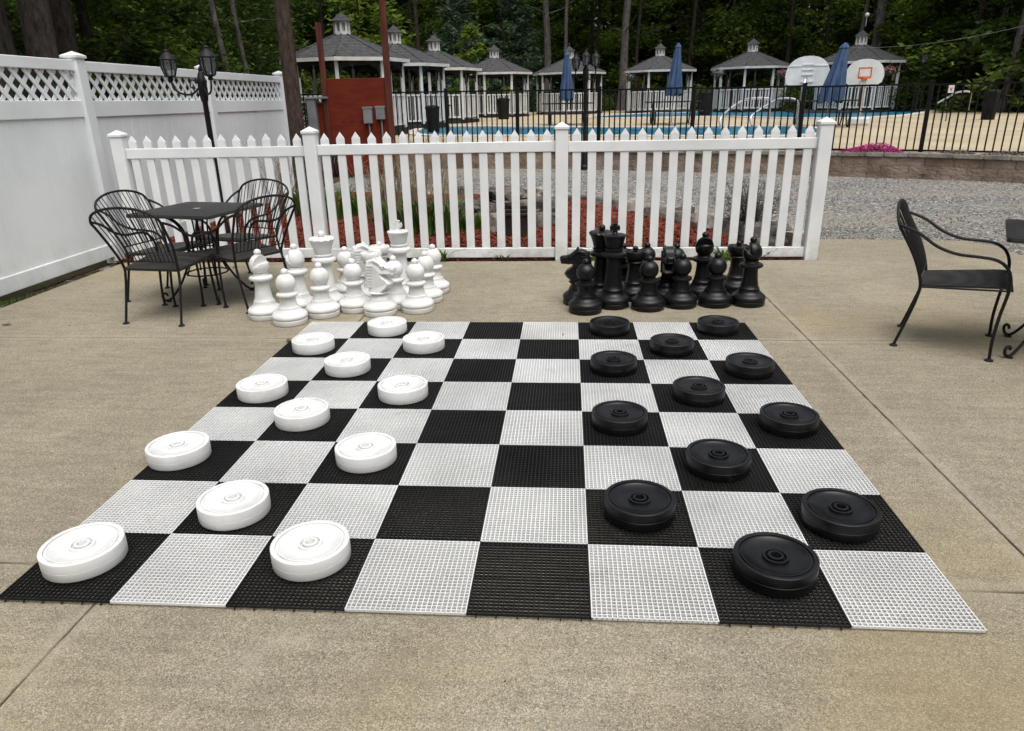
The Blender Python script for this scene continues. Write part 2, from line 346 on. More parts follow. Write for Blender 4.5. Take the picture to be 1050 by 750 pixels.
def sheet(name, poly, z, mat, zf=None):
    m = MB(); m.add([(x, y, zf(x, y) if zf else z) for x, y in poly], [tuple(range(len(poly)))]); return struct(m.build(name, mat))

# ------------------------------------------------------------------ ground
WB = [(14.5, 5.2), (11.2, 8.6), (8.97, 10.64), (7.88, 11.54), (6.48, 12.25), (4.01, 13.38), (1.66, 14.41), (-1.19, 14.86), (-5.5, 15.1)]   # wall foot, from the right
def zd(y): return .34+(y-11)*.0094
# one large ground sheet (gravel lot / forest earth) well below everything
sheet('ground', [(-160, -40), (160, -40), (160, 200), (-160, 200)], -.16, MT['forest_floor'])
# gravel lot with gentle unevenness
def grid_sheet(name, x0, x1, y0, y1, nx, ny, zf, mat):
    V = [(x0+(x1-x0)*i/nx, y0+(y1-y0)*j/ny) for j in range(ny+1) for i in range(nx+1)]
    V = [(x, y, zf(x, y)) for x, y in V]; Fc = [(j*(nx+1)+i, j*(nx+1)+i+1, (j+1)*(nx+1)+i+1, (j+1)*(nx+1)+i) for j in range(ny) for i in range(nx)]
    m = MB(); m.add(V, Fc, True); return struct(m.build(name, mat))
grid_sheet('gravel_road', -30, 30, -12, 18, 150, 75, lambda x, y: -.045+.018*noise.noise(Vector((x*.5, y*.7, 0))), MT['gravel'])

# patio slabs with open joints
def slab(poly, z=0.):
    bm = bmesh.new(); vs_ = [bm.verts.new((x, y, z-.1)) for x, y in poly]; f = bm.faces.new(vs_)
    r = bmesh.ops.extrude_face_region(bm, geom=[f]); top = [v for v in r['geom'] if isinstance(v, bmesh.types.BMVert)]
    for v in top: v.co.z = z
    bmesh.ops.recalc_face_normals(bm, faces=bm.faces[:])
    te = [e for e in bm.edges if all(abs(v.co.z-z) < 1e-6 for v in e.verts)]
    bmesh.ops.bevel(bm, geom=te, offset=.0035, segments=2, affect='EDGES', profile=.5)
    me = bpy.data.meshes.new('patio_slab'); bm.to_mesh(me); bm.free(); me.materials.append(MT['concrete'])
    o = bpy.data.objects.new('patio_slab', me); C.objects.link(o); struct(o)
g = .0022
xs = [-2.52, .30, 3.15, 5.74]; ysb = [-4.6, -2.15, .19, 2.53, 4.80]
def wob(a, b, n, amp, sx, sy, seed):    # points from a to b slightly uneven
    return [(a[0]+(b[0]-a[0])*i/n+sx*amp*(noise.noise(Vector((i*.23, seed, 0)))+.8*noise.noise(Vector((i*.7, seed, 7)))), a[1]+(b[1]-a[1])*i/n+sy*amp*(noise.noise(Vector((i*.23, seed, 3)))+.8*noise.noise(Vector((i*.7, seed, 9))))) for i in range(n+1)]
for i in range(3):
    for j in range(4):
        x0, x1, y0, y1 = xs[i]+g, xs[i+1]-g, ysb[j]+g, ysb[j+1]-g
        P_ = []
        P_ += wob((x0, y0), (x1, y0), 60, .0055, 0, 1, 1+j) [:-1]
        P_ += wob((x1, y0), (x1, y1), 60, .0055, 1, 0, 11+i)[:-1]
        if i == 2 and j == 3: P_ += [(x1, y1), (x1-.02, 5.4), (x1-.12, 5.62), (5.1, 5.72), (4.35, 5.79), (3.95, 5.80), (3.93, 4.82)]; P_ += wob((3.92, y1), (x0, y1), 8, .006, 0, 1, 5)
        else: P_ += wob((x1, y1), (x0, y1), 60, .0055, 0, 1, 2+j)[:-1]
        P_ += wob((x0, y1), (x0, y0), 60, .0055, 1, 0, 10+i if i else 10)[:-1]
        slab(P_)
sheet('joint_soil', [(-2.5, -4.5), (5.7, -4.5), (5.7, 5.3), (3.96, 5.3), (3.96, 4.78), (-2.5, 4.78)], -.012, MT['dirt'])
for o_ in [o for o in bpy.data.objects if o.name.startswith('joint_soil')]: pass
# planting strip along the tall fence and under the picket fence
grid_sheet('soil_strip', -2.80, -2.50, -4.5, 5.0, 8, 150, lambda x, y: -.035+.03*noise.noise(Vector((x*7, y*7, 1))), MT['dirt'])

# mulch bed behind the picket fence
bed = [(-2.68, 4.86), (3.95, 4.86), (3.98, 5.5), (3.55, 6.1), (3.02, 6.65), (2.5, 7.65), (1.95, 8.6), (.65, 9.2), (-.5, 9.7), (-2.1, 9.8), (-2.68, 9.6)]
def inpoly(x, y, P_):
    c = False; n = len(P_)
    for i in range(n):
        x1, y1 = P_[i]; x2, y2 = P_[(i+1) % n]
        if (y1 > y) != (y2 > y) and x < (x2-x1)*(y-y1)/(y2-y1)+x1: c = not c
    return c
def bedz(x, y): return .002+.05*min(1, max(0, (y-5.0)/1.5))+.03*noise.noise(Vector((x*1.7, y*1.7, 0)))*min(1, max(0, (y-4.9)))+.008*noise.noise(Vector((x*9, y*9, 0)))
m = MB(); V = []; idx = {}; st = .08
nx = int(6.8/st); ny = int(5.1/st); Fc = []
for j in range(ny+1):
    for i in range(nx+1):
        idx[i, j] = len(V); x = -2.74+i*st; y = 4.775+j*st; V.append((x, y, bedz(x, y)-.006))
for j in range(ny):
    for i in range(nx):
        if inpoly(-2.74+(i+.5)*st, 4.775+(j+.5)*st, bed+[]): Fc.append((idx[i, j], idx[i+1, j], idx[i+1, j+1], idx[i, j+1]))
m.add(V, Fc, True); struct(m.build('mulch_bed', MT['mulch']))
# loose wood chips on the bed, near the fence
m = MB()
for k in range(9000):
    x = rnd.uniform(-2.6, 3.9); y = 4.8+abs(rnd.gauss(0, 1.3)) if k % 3 else rnd.uniform(4.8, 9)
    if not inpoly(x, y, bed): continue
    L = rnd.uniform(.012, .03); W_ = L*rnd.uniform(.25, .45); R_ = Matrix.Translation((x, y, bedz(x, y)+.006)) @ Matrix.Rotation(rnd.uniform(0, 6.28), 4, 'Z') @ Matrix.Rotation(rnd.uniform(-.6, .6), 4, 'X') @ Matrix.Rotation(rnd.uniform(-.6, .6), 4, 'Y')
    m.box((-L, -W_, -.003), (L, W_, .003), R_)
o = m.build('mulch_chips', MT['mulch']); tag(o, 'loose red wood chips covering the planting bed behind the picket fence', 'mulch', kind='stuff')
# coarse stones in the gravel
m = MB()
for k in range(26000):
    if k % 2: x = rnd.uniform(3.6, 8.5); y = 4.9+abs(rnd.gauss(0, .9))
    else: x = rnd.uniform(-1, 11); y = rnd.uniform(5, 14)
    if inpoly(x, y, bed) or (x < 5.76 and y < 5.83): continue
    if x < 3.6 and y < 5.5: continue
    r_ = rnd.uniform(.008, .02); R_ = Matrix.Translation((x, y, -.045+.018*noise.noise(Vector((x*.5, y*.7, 0)))+r_*.25)) @ Matrix.Rotation(rnd.uniform(0, 6.28), 4, (rnd.random(), rnd.random(), rnd.random()+.1)) @ Matrix.Diagonal((r_, r_*.8, r_*.6, 1))
    V = [(1, 0, 0), (-1, 0, 0), (0, 1, 0), (0, -1, 0), (0, 0, 1), (0, 0, -1)]
    m.add(V, [(0, 2, 4), (2, 1, 4), (1, 3, 4), (3, 0, 4), (2, 0, 5), (1, 2, 5), (3, 1, 5), (0, 3, 5)], False, R_)
MT['pebble'] = leafmat('grey_pebbles', (.10, .098, .095), (.24, .235, .23), (.42, .41, .40), 20, transl=0)
o = m.build('loose_gravel', MT['pebble']); tag(o, 'loose grey gravel stones scattered over the lot behind the patio', 'gravel', kind='stuff')

# pool deck terrace behind the wall
def backoff(P_, d):
    out = []
    for i, (x, y) in enumerate(P_):
        a = Vector(P_[max(i-1, 0)]); b = Vector(P_[min(i+1, len(P_)-1)]); t = (b-a).normalized(); n = Vector((t.y, -t.x))
        if n.y < 0: n = -n
        out.append((x+n.x*d, y+n.y*d))
    return out
in1 = backoff(WB, .29); in2 = backoff(WB, .75)
dk = in2+[(-9, 22), (-9, 60), (45, 60), (45, 5.2)]
cop = [(-9.5, 15.6)]
m = MB(); V = [(x, y, zd(y)) for x, y in in2]; far = [(45, 4.9), (45, 30), (30, 47), (10, 47), (-2, 47), (-9, 45), (-12, 30), (-12, 15.9)]
V += [(x, y, zd(y)) for x, y in far[::-1][::1]] if False else []
poly = in2+[(x, y) for x, y in [(-12, 15.9), (-12, 30), (-9, 45), (-2, 47), (10, 47), (30, 47), (45, 30), (45, 4.9)]]
MT_d = MT['pooldeck']
m.add([(x, y, zd(y)) for x, y in poly], [tuple(range(len(poly)))]); m.add([(x, y, zd(y)-.7) for x, y in poly]+[(x, y, zd(y)-.002) for x, y in poly], [(i, (i+1) % len(poly), len(poly)+(i+1) % len(poly), len(poly)+i) for i in range(len(poly))])
struct(m.build('pool_deck', MT_d))
# soil behind the wall cap
m = MB()
for i in range(len(in1)-1):
    a, b, c, d = in1[i], in1[i+1], in2[i+1], in2[i]
    m.add([(a[0], a[1], .29), (b[0], b[1], .29), (c[0], c[1], .30), (d[0], d[1], .30)], [(0, 1, 2, 3)])
struct(m.build('wall_top_soil', MT['dirt']))
# forest rise beyond the deck
grid_sheet('hillside', -90, 100, 47, 130, 40, 20, lambda x, y: .3+max(0, (y-50))*.10+.5*noise.noise(Vector((x*.06, y*.06, 0))), MT['forest_floor'])
grid_sheet('left_earth', -40, -2.72, -14, 47, 30, 30, lambda x, y: -.02+.10*max(0, min(1, (y-12)/20))*4+.05*noise.noise(Vector((x*.3, y*.3, 0))) if x < -3.5 else -.03, MT['forest_floor'])

# ------------------------------------------------------------------ retaining wall
wall = thing('retaining_wall', 'low curved retaining wall of tan concrete blocks with grey capstones below the pool fence', 'wall')
def arcl(P_):
    L = [0]
    for a, b in zip(P_[:-1], P_[1:]): L.append(L[-1]+math.dist(a, b))
    return L
AL = arcl(WB)
def along(s_):
    for i in range(len(WB)-1):
        if s_ <= AL[i+1] or i == len(WB)-2:
            t = (s_-AL[i])/(AL[i+1]-AL[i]); a, b = Vector(WB[i]), Vector(WB[i+1])
            d = (b-a).normalized(); return a+(b-a)*t, d
mc = MB(); mcap = MB()
for course in range(3):
    z0 = -.10+course*.135; z1 = z0+.131; s_ = (.23 if course % 2 else 0)
    while s_ < AL[-1]-.3:
        L = .44; pA, d = along(s_); pB, d2 = along(s_+L-.006); n = Vector((-d.y, d.x)); n = -n if n.y > 0 else n
        sb = .012*course; j = rnd.uniform(-.004, .004)
        f0 = pA-n*(sb+j); f1 = pB-n*(sb+j); b0 = pA-n*.26; b1 = pB-n*.26; mid = (f0+f1)/2+n*.012
        poly = [f0, (f0*.75+f1*.25)+n*.014, (f0*.25+f1*.75)+n*.014, f1, b1, b0]
        mc.prism([tuple(q) for q in poly], z0, z1); s_ += L
s_ = 0
while s_ < AL[-1]-.3:
    L = rnd.choice([.30, .45, .38]); pA, d = along(s_); pB, d2 = along(s_+L-.008); n = Vector((-d.y, d.x)); n = -n if n.y > 0 else n
    e = rnd.uniform(-.006, .006)
    a = pA+n*(.03+e); b = pB+n*(.03+e); c = pB-n*.27; d_ = pA-n*.27; zz = .307; bz = .307+.072
    M0 = MB(); bm = bmesh.new(); vs_ = [bm.verts.new((q.x, q.y, zz)) for q in (a, b, c, d_)]; f = bm.faces.new(vs_)
    r = bmesh.ops.extrude_face_region(bm, geom=[f])
    for v in r['geom']:
        if isinstance(v, bmesh.types.BMVert): v.co.z = bz+rnd.uniform(-.003, .003)
    bmesh.ops.recalc_face_normals(bm, faces=bm.faces[:]); bmesh.ops.bevel(bm, geom=bm.edges[:], offset=.012, segments=2, affect='EDGES'); bm.verts.index_update()
    mcap.add([v.co.copy() for v in bm.verts], [[v.index for v in f.verts] for f in bm.faces]); bm.free(); s_ += L
mc.build('block_courses', MT['block'], wall); mcap.build('capstones', MT['cap'], wall)

# ------------------------------------------------------------------ tall vinyl fence
vf = thing('vinyl_privacy_fence', 'tall white vinyl privacy fence with lattice top along the left side', 'fence', (-2.7, 0, 0))
posts_y = [-4.9, -2.43, .06, 2.53, 4.98, 7.42, 9.84]
FT = 1.80
for y in posts_y:
    m = MB(); m.bbox((-.063, y-.063, -.12), (.063, y+.063, 1.825), .006); p_ = m.build('post', MT['vinyl'], vf)
    m = MB(); m.bbox((-.078, y-.078, 1.806), (.078, y+.078, 1.834), .006)
    m.add([(-.07, y-.07, 1.834), (.07, y-.07, 1.834), (.07, y+.07, 1.834), (-.07, y+.07, 1.834), (0, y, 1.868)], [(0, 1, 4), (1, 2, 4), (2, 3, 4), (3, 0, 4)]); m.build('post_cap', MT['vinyl'], p_)
for a, b in zip(posts_y[:-1], posts_y[1:]):
    a += .0635; b -= .0635
    sg = rnd.uniform(-.006, .006)
    for z0, z1 in ((.03, .16), (1.31, 1.455), (1.70, 1.79)):
        MB().bbox((-.030, a, z0+sg), (.030, b, z1+sg), .006).build('rail', MT['vinyl'], vf)
    m = MB(); n = 15; wd = (b-a)/n
    for i in range(n): m.bbox((-.014, a+i*wd+.0008, .158+sg), (.014, a+(i+1)*wd-.0008, 1.312+sg), .004)
    m.build('board_panel', MT['vinyl'], vf)
    # lattice: two crossed layers of slats
    m = MB(); z0, z1 = 1.452+sg, 1.702+sg; H = z1-z0; sp = .15; wv = .0185
    k = a-H
    while k < b:
        for sgn, xo in ((1, -.004), (-1, .006)):
            P0 = [(k, z0), (k+H, z1)] if sgn > 0 else [(k+H, z0), (k, z1)]
            (ya, za), (yb, zb) = P0
            # clip to the bay
            def clip(ya, za, yb, zb):
                lo, hi = a, b
                t0, t1 = 0, 1; dy = yb-ya
                for bound, s1 in ((lo, 1), (hi, -1)):
                    va = (ya-bound)*s1; vb = (yb-bound)*s1
                    if va < 0 and vb < 0: return None
                    if va < 0: t0 = max(t0, va/(va-vb))
                    if vb < 0: t1 = min(t1, va/(va-vb))
                if t0 >= t1: return None
                return ya+dy*t0, za+(zb-za)*t0, ya+dy*t1, za+(zb-za)*t1
            q = clip(ya, za, yb, zb)
            if q:
                y0_, z0_, y1_, z1_ = q; d = Vector((0, y1_-y0_, z1_-z0_)).normalized(); nn = Vector((0, -d.z, d.y))*wv
                A = Vector((xo, y0_, z0_)); B = Vector((xo, y1_, z1_)); V = []
                for dx in (-.004, .004):
                    V += [A-nn+Vector((dx, 0, 0)), B-nn+Vector((dx, 0, 0)), B+nn+Vector((dx, 0, 0)), A+nn+Vector((dx, 0, 0))]
                m.add(V, [(0, 1, 2, 3), (7, 6, 5, 4), (0, 4, 5, 1), (1, 5, 6, 2), (2, 6, 7, 3), (3, 7, 4, 0)])
        k += sp
    m.build('lattice_panel', MT['vinyl'], vf)

# ------------------------------------------------------------------ white picket fence
pf = thing('white_picket_fence', 'low white vinyl picket fence across the back of the patio', 'fence', (0, 4.88, 0))
px = [-2.37, -.585, 1.650, 3.868]
for x in px:
    m = MB(); m.bbox((x-.055, -.055, -.02), (x+.055, .055, 1.155), .006); p_ = m.build('post', MT['vinyl2'], pf)
    m = MB(); m.bbox((x-.064, -.064, 1.137), (x+.064, .064, 1.163), .005)
    m.add([(x-.058, -.058, 1.163), (x+.058, -.058, 1.163), (x+.058, .058, 1.163), (x-.058, .058, 1.163), (x, 0, 1.198)], [(0, 1, 4), (1, 2, 4), (2, 3, 4), (3, 0, 4)]); m.build('post_cap', MT['vinyl2'], p_)
for (a, b), n in zip(zip(px[:-1], px[1:]), (12, 15, 15)):
    a += .0555; b -= .0555
    for z0, z1 in ((.018, .108), (.945, 1.035)):
        sag = rnd.uniform(-.006, .006); m = MB(); mid = (a+b)/2
        m.bbox((a, -.019, z0+sag), (b, .019, z1+sag), .006); m.build('rail', MT['vinyl2'], pf)
    wdt = .0365; stp = (b-a)/(n+.0)
    for i in range(n):
        x = a+stp*(i+.5)+rnd.uniform(-.003, .003); ht = 1.143+rnd.uniform(-.004, .004); tl = rnd.uniform(-.003, .003)
        m = MB()
        for z0, z1 in ((.1085, .9445), (1.0355, ht-.055)):
            m.bbox((x-wdt+tl, -.011, z0), (x+wdt+tl, .011, z1), .0025)
        for z0, z1 in ((.06, .1085), (.9445, 1.0355)): m.box((x-wdt*.9+tl, -.009, z0), (x+wdt*.9+tl, .009, z1))
        W_ = wdt; zt = ht-.055; T = .011
        m.add([(x-W_+tl, -T, zt), (x+W_+tl, -T, zt), (x+W_+tl, T, zt), (x-W_+tl, T, zt), (x+tl, -T*.4, ht), (x+tl, T*.4, ht)], [(0, 1, 4), (2, 3, 5), (1, 2, 5, 4), (3, 0, 4, 5), (3, 2, 1, 0)])
        m.build('picket', MT['vinyl2'], pf)

# ------------------------------------------------------------------ the giant board
S = .355; TZ = .016
board = thing('giant_game_board', 'giant black and white checkered mat of plastic grid tiles on the concrete', 'game board')
def tile_mesh(white):
    m = MB(); n = 24; s = S-.0012; t = .00145 if white else .0017
    for i in range(n+1):
        c = s*i/n; e = t if 0 < i < n else t*1.25; c = min(max(c, e), s-e)
        m.box((c-e, 0, .0085), (c+e, s, TZ))
        m.box((0, c-e, .008), (s, c+e, TZ-(.0008 if white else .0018)))
    if not white:
        for i in range(1, 12, 2):
            x = s*i/12+rnd.uniform(-.004, .004); m.box((x-.0016, -.006, .004), (x+.0016, .001, .008)); m.box((-.006, x-.0016, .004), (.001, x+.0016, .008))
            m.box((x-.0016, s-.001, .004), (x+.0016, s+.006, .008)); m.box((s-.001, x-.0016, .004), (s+.006, x+.0016, .008))
    return m.mesh('white_tile' if white else 'black_tile', MT['wgrid'] if white else MT['bgrid'])
tw, tb = tile_mesh(True), tile_mesh(False)
for j in range(8):
    for i in range(8):
        wh = (i+j) % 2 == 1
        o = bpy.data.objects.new('white_tile' if wh else 'black_tile', tw if wh else tb); C.objects.link(o); o.parent = board
        o.location = (i*S+.0006, j*S+.0006, rnd.uniform(0, .0012)); o.rotation_euler = (rnd.uniform(-.0015, .0015), rnd.uniform(-.0015, .0015), 0)

# ------------------------------------------------------------------ checkers
R = .123; H = .066
def checker_mesh(mat):
    m = MB()
    prof = [(R*.95, 0), (R*.985, .002), (R*.998, .005), (R, H*.5-.001), (R*.990, H*.5), (R*1.0, H*.5+.001), (R*1.0, H-.0035), (R*.994, H-.0012), (R*.980, H-.0), (R*.895, H), (R*.880, H-.001),
            (R*.872, H-.007), (R*.845, H-.007), (R*.838, H-.002), (R*.80, H-.0022), (R*.77, H-.006), (R*.5, H-.011), (R*.32, H-.012), (R*.305, H-.004), (R*.255, H-.0035), (R*.24, H-.013), (R*.205, H-.013), (R*.19, H-.001), (R*.13, H), (R*.115, H-.004), (R*.10, H-.03), (0.001, H-.03)]
    m.lathe(prof, 64)
    return m.mesh('checker', mat)
cw, cb = checker_mesh(MT['wplastic']), checker_mesh(MT['bplastic'])
ordn = ['first', 'second', 'third', 'fourth', 'fifth', 'sixth', 'seventh', 'eighth']
def gz(px_, py_, z):
    d = rv*(px_-525)/F_-uv*(py_-375)/F_+fw; t = (z-CZ)/d.z; return Vector((CX, CY, CZ))+d*t
hubs_w = [(83.9, 557.7, 0, 0), (318, 556, 0, 1), (238.8, 510.1, 1, 0), (182, 455.5, 2, 0), (374.8, 457.3, 2, 1), (309.2, 418.9, 3, 0), (268.4, 392.7, 4, 0), (412.9, 394, 4, 1), (356, 368.6, 5, 0), (320.8, 347.7, 6, 0), (434.3, 346.6, 6, 1), (396.8, 330.5, 7, 0)]
hubs_b = [(795.6, 569.8, 0, 0), (656, 510.4, 1, 0), (862.5, 520, 1, 1), (736.8, 464.7, 2, 0), (635.6, 422.4, 3, 0), (809.5, 424.2, 3, 1), (716.8, 395.4, 4, 0), (629.4, 367.6, 5, 0), (769.2, 369.7, 5, 1), (689.1, 348.9, 6, 0), (625.2, 330.1, 7, 0), (736.3, 329.4, 7, 1)]
for hubs, me, cname in ((hubs_w, cw, 'white'), (hubs_b, cb, 'black')):
    paired = {j for *_, j, k in hubs if k == 1}
    for x, y, j, k in hubs:
        g_ = gz(x, y, TZ+H-.002)
        o = bpy.data.objects.new(cname+'_checker', me); C.objects.link(o); o.location = (g_.x, g_.y, TZ+.0014); o.rotation_euler = (0, 0, rnd.uniform(0, 6.28))
        row = {0: 'front row', 7: 'back row'}.get(j, ordn[j]+' row from the front')
        if j in paired: lab = f"{'right' if k else 'left'} of the two {cname} checkers in the board's {row}"
        else: lab = f"only {cname} checker in the board's {row}"
        tag(o, lab, 'checker', f'{cname} checkers on the giant board')

# ------------------------------------------------------------------ chess pieces
BR = .1175
def P_(l, ht, k=BR/108): return [(max(r*k, .0005), z*ht) for r, z in l]
def lathe_part(name, prof, mat, parent, n=40):
    return MB().lathe(prof, n).build(name, mat, parent)
def base_prof(hb): # absolute base common to all pieces, top at z = hb
    k = BR/108
    return [(99*k, 0), (103*k, .003), (105*k, .006), (105*k, .034), (103*k, .0365), (99*k, .038), (99*k, .040), (104*k, .0415), (107*k, .047), (108*k, .055), (106*k, .064), (101*k, .072), (93*k, .079), (84*k, .085), (76*k, .092), (70*k, .100), (67*k, .108), (66*k, hb-.001), (64*k, hb)]
def ball(r, z, n=12, k=BR/108): return [(max(r*k*math.sin(PI*i/n), .0005), z-r*k*math.cos(PI*i/n)) for i in range(n+1)]
def boolean_cut(o, cutter_mb):
    me = cutter_mb.mesh('cutter', o.data.materials[0]); bb = bmesh.new(); bb.from_mesh(me); bmesh.ops.recalc_face_normals(bb, faces=bb.faces[:]); bb.to_mesh(me); bb.free(); c = bpy.data.objects.new('cutter', me); C.objects.link(c)
    md = o.modifiers.new('cut', 'BOOLEAN'); md.operation = 'DIFFERENCE'; md.object = c; md.solver = 'EXACT'
    dg = bpy.context.evaluated_depsgraph_get(); new = bpy.data.meshes.new_from_object(o.evaluated_get(dg)); o.modifiers.clear(); old = o.data; o.data = new
    new.materials.clear(); new.materials.append(old.materials[0]); bpy.data.objects.remove(c)
    return o
def make_piece(kind, mat, label, cat, group, loc=(0, 0, 0)):
    k = BR/108; t = thing({'pawn': 'pawn', 'bishop': 'bishop', 'rook': 'rook', 'knight': 'knight', 'king': 'king', 'queen': 'queen'}[kind]+'_chess_piece', label, cat, loc, 0, group)
    lathe_part('base', base_prof(.118), mat, t)
    if kind == 'pawn':
        lathe_part('body', [(58*k, .1175), (57*k, .120), (55*k, .125), (51*k, .14), (47*k, .165), (48*k, .180), (50*k, .184), (60*k, .187), (65*k, .193), (66*k, .200), (63*k, .207), (50*k, .213), (40*k, .218), (36*k, .224)], mat, t)
        h = lathe_part('head', ball(60, .275), mat, t); lathe_part('finial', [(15*k, .330), (14*k, .336)]+[(r, z) for r, z in ball(22, .349)][3:], mat, h)
    elif kind == 'bishop':
        lathe_part('body', [(63*k, .1175), (64*k, .126), (60*k, .130), (54*k, .15), (47*k, .20), (44*k, .245), (46*k, .268), (60*k, .273), (71*k, .280), (74*k, .289), (71*k, .299), (58*k, .306), (46*k, .309), (43*k, .316), (45*k, .320), (41*k, .324)], mat, t)
        h = lathe_part('head', [(30*k, .322), (46*k, .332), (56*k, .350), (60*k, .372), (59*k, .395), (52*k, .418), (41*k, .437), (26*k, .450), (12*k, .456), (.0005, .457)], mat, t)
        cm = MB(); tri = [(.006, .368), (.030, .480), (.110, .450)]
        cm.add([(x, -.15, z) for x, z in tri]+[(x, .15, z) for x, z in tri], [(0, 1, 2), (5, 4, 3), (0, 3, 4, 1), (1, 4, 5, 2), (2, 5, 3, 0)]); cm.f = [tuple(reversed(f)) for f in cm.f]; boolean_cut(h, cm)
        lathe_part('finial', [(15*k, .450), (13*k, .457)]+ball(22, .470)[3:], mat, h)
        t.scale = (1, 1, .965)
    elif kind == 'rook':
        lathe_part('body', [(63*k, .1175), (64*k, .126), (60*k, .130), (54*k, .15), (47*k, .20), (45*k, .245), (47*k, .262), (56*k, .268), (62*k, .275), (58*k, .282), (52*k, .287), (60*k, .294), (69*k, .302)], mat, t)
        h = lathe_part('crown', [(69*k, .3015), (72*k, .306), (73*k, .346), (70*k, .352), (58*k, .353), (56*k, .350), (.0005, .350)], mat, t, 48)
        m = MB()
        for i in range(6): m.box((.050, -.007, .3525), (.071, .007, .3560), Matrix.Rotation(i*PI/3, 4, 'Z'))
        m.build('merlons', mat, h)
        lathe_part('finial', [(30*k, .349), (30*k, .352), (14*k, .356)]+ball(18, .369)[3:], mat, h)
    elif kind in ('king', 'queen'):
        z1 = .585 if kind == 'king' else .545; q = 1. if kind == 'king' else .93
        lathe_part('body', [(66*k, .1175), (67*k, .128), (62*k, .133), (56*k, .16*q), (49*k, .25*q), (45*k, .325*q), (47*k, .345*q), (64*k, .352*q), (76*k, .360*q), (79*k, .370*q), (76*k, .381*q), (60*k, .390*q), (53*k, .394*q), (54*k, .402*q), (59*k, .405*q), (59*k, .411*q), (50*k, .415*q)], mat, t)
        if kind == 'king':
            h = lathe_part('crown', [(48*k, .4145), (52*k, .420), (60*k, .455), (68*k, .494), (72*k, .498), (72*k, .505), (66*k, .509), (.0005, .514)], mat, t, 48)
            m = MB(); m.lathe([(16*k, .510), (13*k, .52), (9*k, .524)], 20)
            th = .011
            for a in range(4):
                Rm = Matrix.Translation((0, 0, .551)) @ Matrix.Rotation(a*PI/2, 4, 'Y'); m.add([(-.006, -th, 0), (.006, -th, 0), (.019, -th, .030), (0, -th, .035), (-.019, -th, .030), (-.006, th, 0), (.006, th, 0), (.019, th, .030), (0, th, .035), (-.019, th, .030)],
                    [(0, 1, 2, 3, 4), (9, 8, 7, 6, 5), (0, 5, 6, 1), (1, 6, 7, 2), (2, 7, 8, 3), (3, 8, 9, 4), (4, 9, 5, 0)], False, Rm)
            m.box((-.008, -th-.001, .543), (.008, th+.001, .559)); m.build('cross', mat, h)
        else:
            n = 72; V = []; Fc = []; prof = [(48*k, .3855, 0), (52*k, .392, 0), (60*k, .43, 0), (72*k, .468, .2), (80*k, .482, .6), (82*k, .490, 1), (76*k, .500, 1), (64*k, .503, .5), (40*k, .506, 0), (.001, .508, 0)]
            for r_, z, sc in prof:
                for i in range(n):
                    a = 2*PI*i/n; rr = r_*(1+.035*sc*abs(math.sin(a*6)))-.004*sc*k; V.append((rr*math.cos(a), rr*math.sin(a), z+.006*sc*(abs(math.sin(a*6))-.6)))
            for j in range(len(prof)-1):
                for i in range(n): i2 = (i+1) % n; Fc.append((j*n+i, j*n+i2, (j+1)*n+i2, (j+1)*n+i))
            m = MB(); m.add(V, Fc, True); h = m.build('crown', mat, t)
            lathe_part('finial', [(14*k, .505)]+ball(22, .527)[2:], mat, h)
    elif kind == 'knight':
        lathe_part('collar', [(63*k, .1175), (60*k, .128), (54*k, .135), (52*k, .145), (66*k, .155), (70*k, .160), (60*k, .166)], mat, t)
        # profile facing +x : (x, z)
        pr = [(-.062, .166), (.0, .150), (.050, .164), (.088, .196), (.104, .222), (.092, .240), (.066, .258), (.046, .276), (.050, .290), (.090, .288), (.128, .290), (.134, .300), (.128, .304), (.136, .310), (.138, .334), (.128, .342), (.090, .346), (.062, .358), (.040, .378), (.020, .390), (-.010, .392), (-.042, .384), (-.066, .362), (-.078, .33), (-.078, .28), (-.070, .22)]
        def wid(x, z):
            w_ = .047
            if x > .04 and z > .26: w_ = .047-(x-.04)*.22
            if z < .22: w_ = .056
            if x < -.04: w_ = min(w_, .040)
            return w_
        cx, cz = -.005, .29; V = []; n = len(pr)
        for ly, sc, ins in ((-1, .72, 1), (-.62, 1, 0), (.62, 1, 0), (1, .72, 1)):
            for x, z in pr:
                xx = x+(-.010 if x > 0 else .010)*ins; zz = z+(-.008 if z > cz else .004)*ins
                V.append((xx, ly*wid(x, z), zz))
        bm = bmesh.new(); vv = [bm.verts.new(v) for v in V]
        for l in range(3):
            for i in range(n): i2 = (i+1) % n; bm.faces.new((vv[l*n+i], vv[l*n+i2], vv[(l+1)*n+i2], vv[(l+1)*n+i]))
        bm.faces.new(vv[:n][::-1]); bm.faces.new(vv[3*n:])
        bmesh.ops.recalc_face_normals(bm, faces=bm.faces[:]); bmesh.ops.bevel(bm, geom=bm.edges[:], offset=.0025, segments=2, affect='EDGES', profile=.5)
        me = bpy.data.meshes.new('head'); bm.to_mesh(me); bm.free(); me.materials.append(mat); h = bpy.data.objects.new('head', me); C.objects.link(h); h.parent = t
        m = MB()
        for i in range(9):          # ribbed mane
            z = .19+i*.021; m.bbox((-.086+(.010 if i > 6 else 0)+abs(i-4)*.0012, -.026, z), (-.045, .026, z+.0175), .004)
        for sg_ in (-1, 1):
            for i in range(8): z = .195+i*.020; m.bbox((-.060, sg_*.044-.006, z), (-.028+i*.002, sg_*.044+.0045, z+.0165), .003)
        m.build('mane', mat, h)
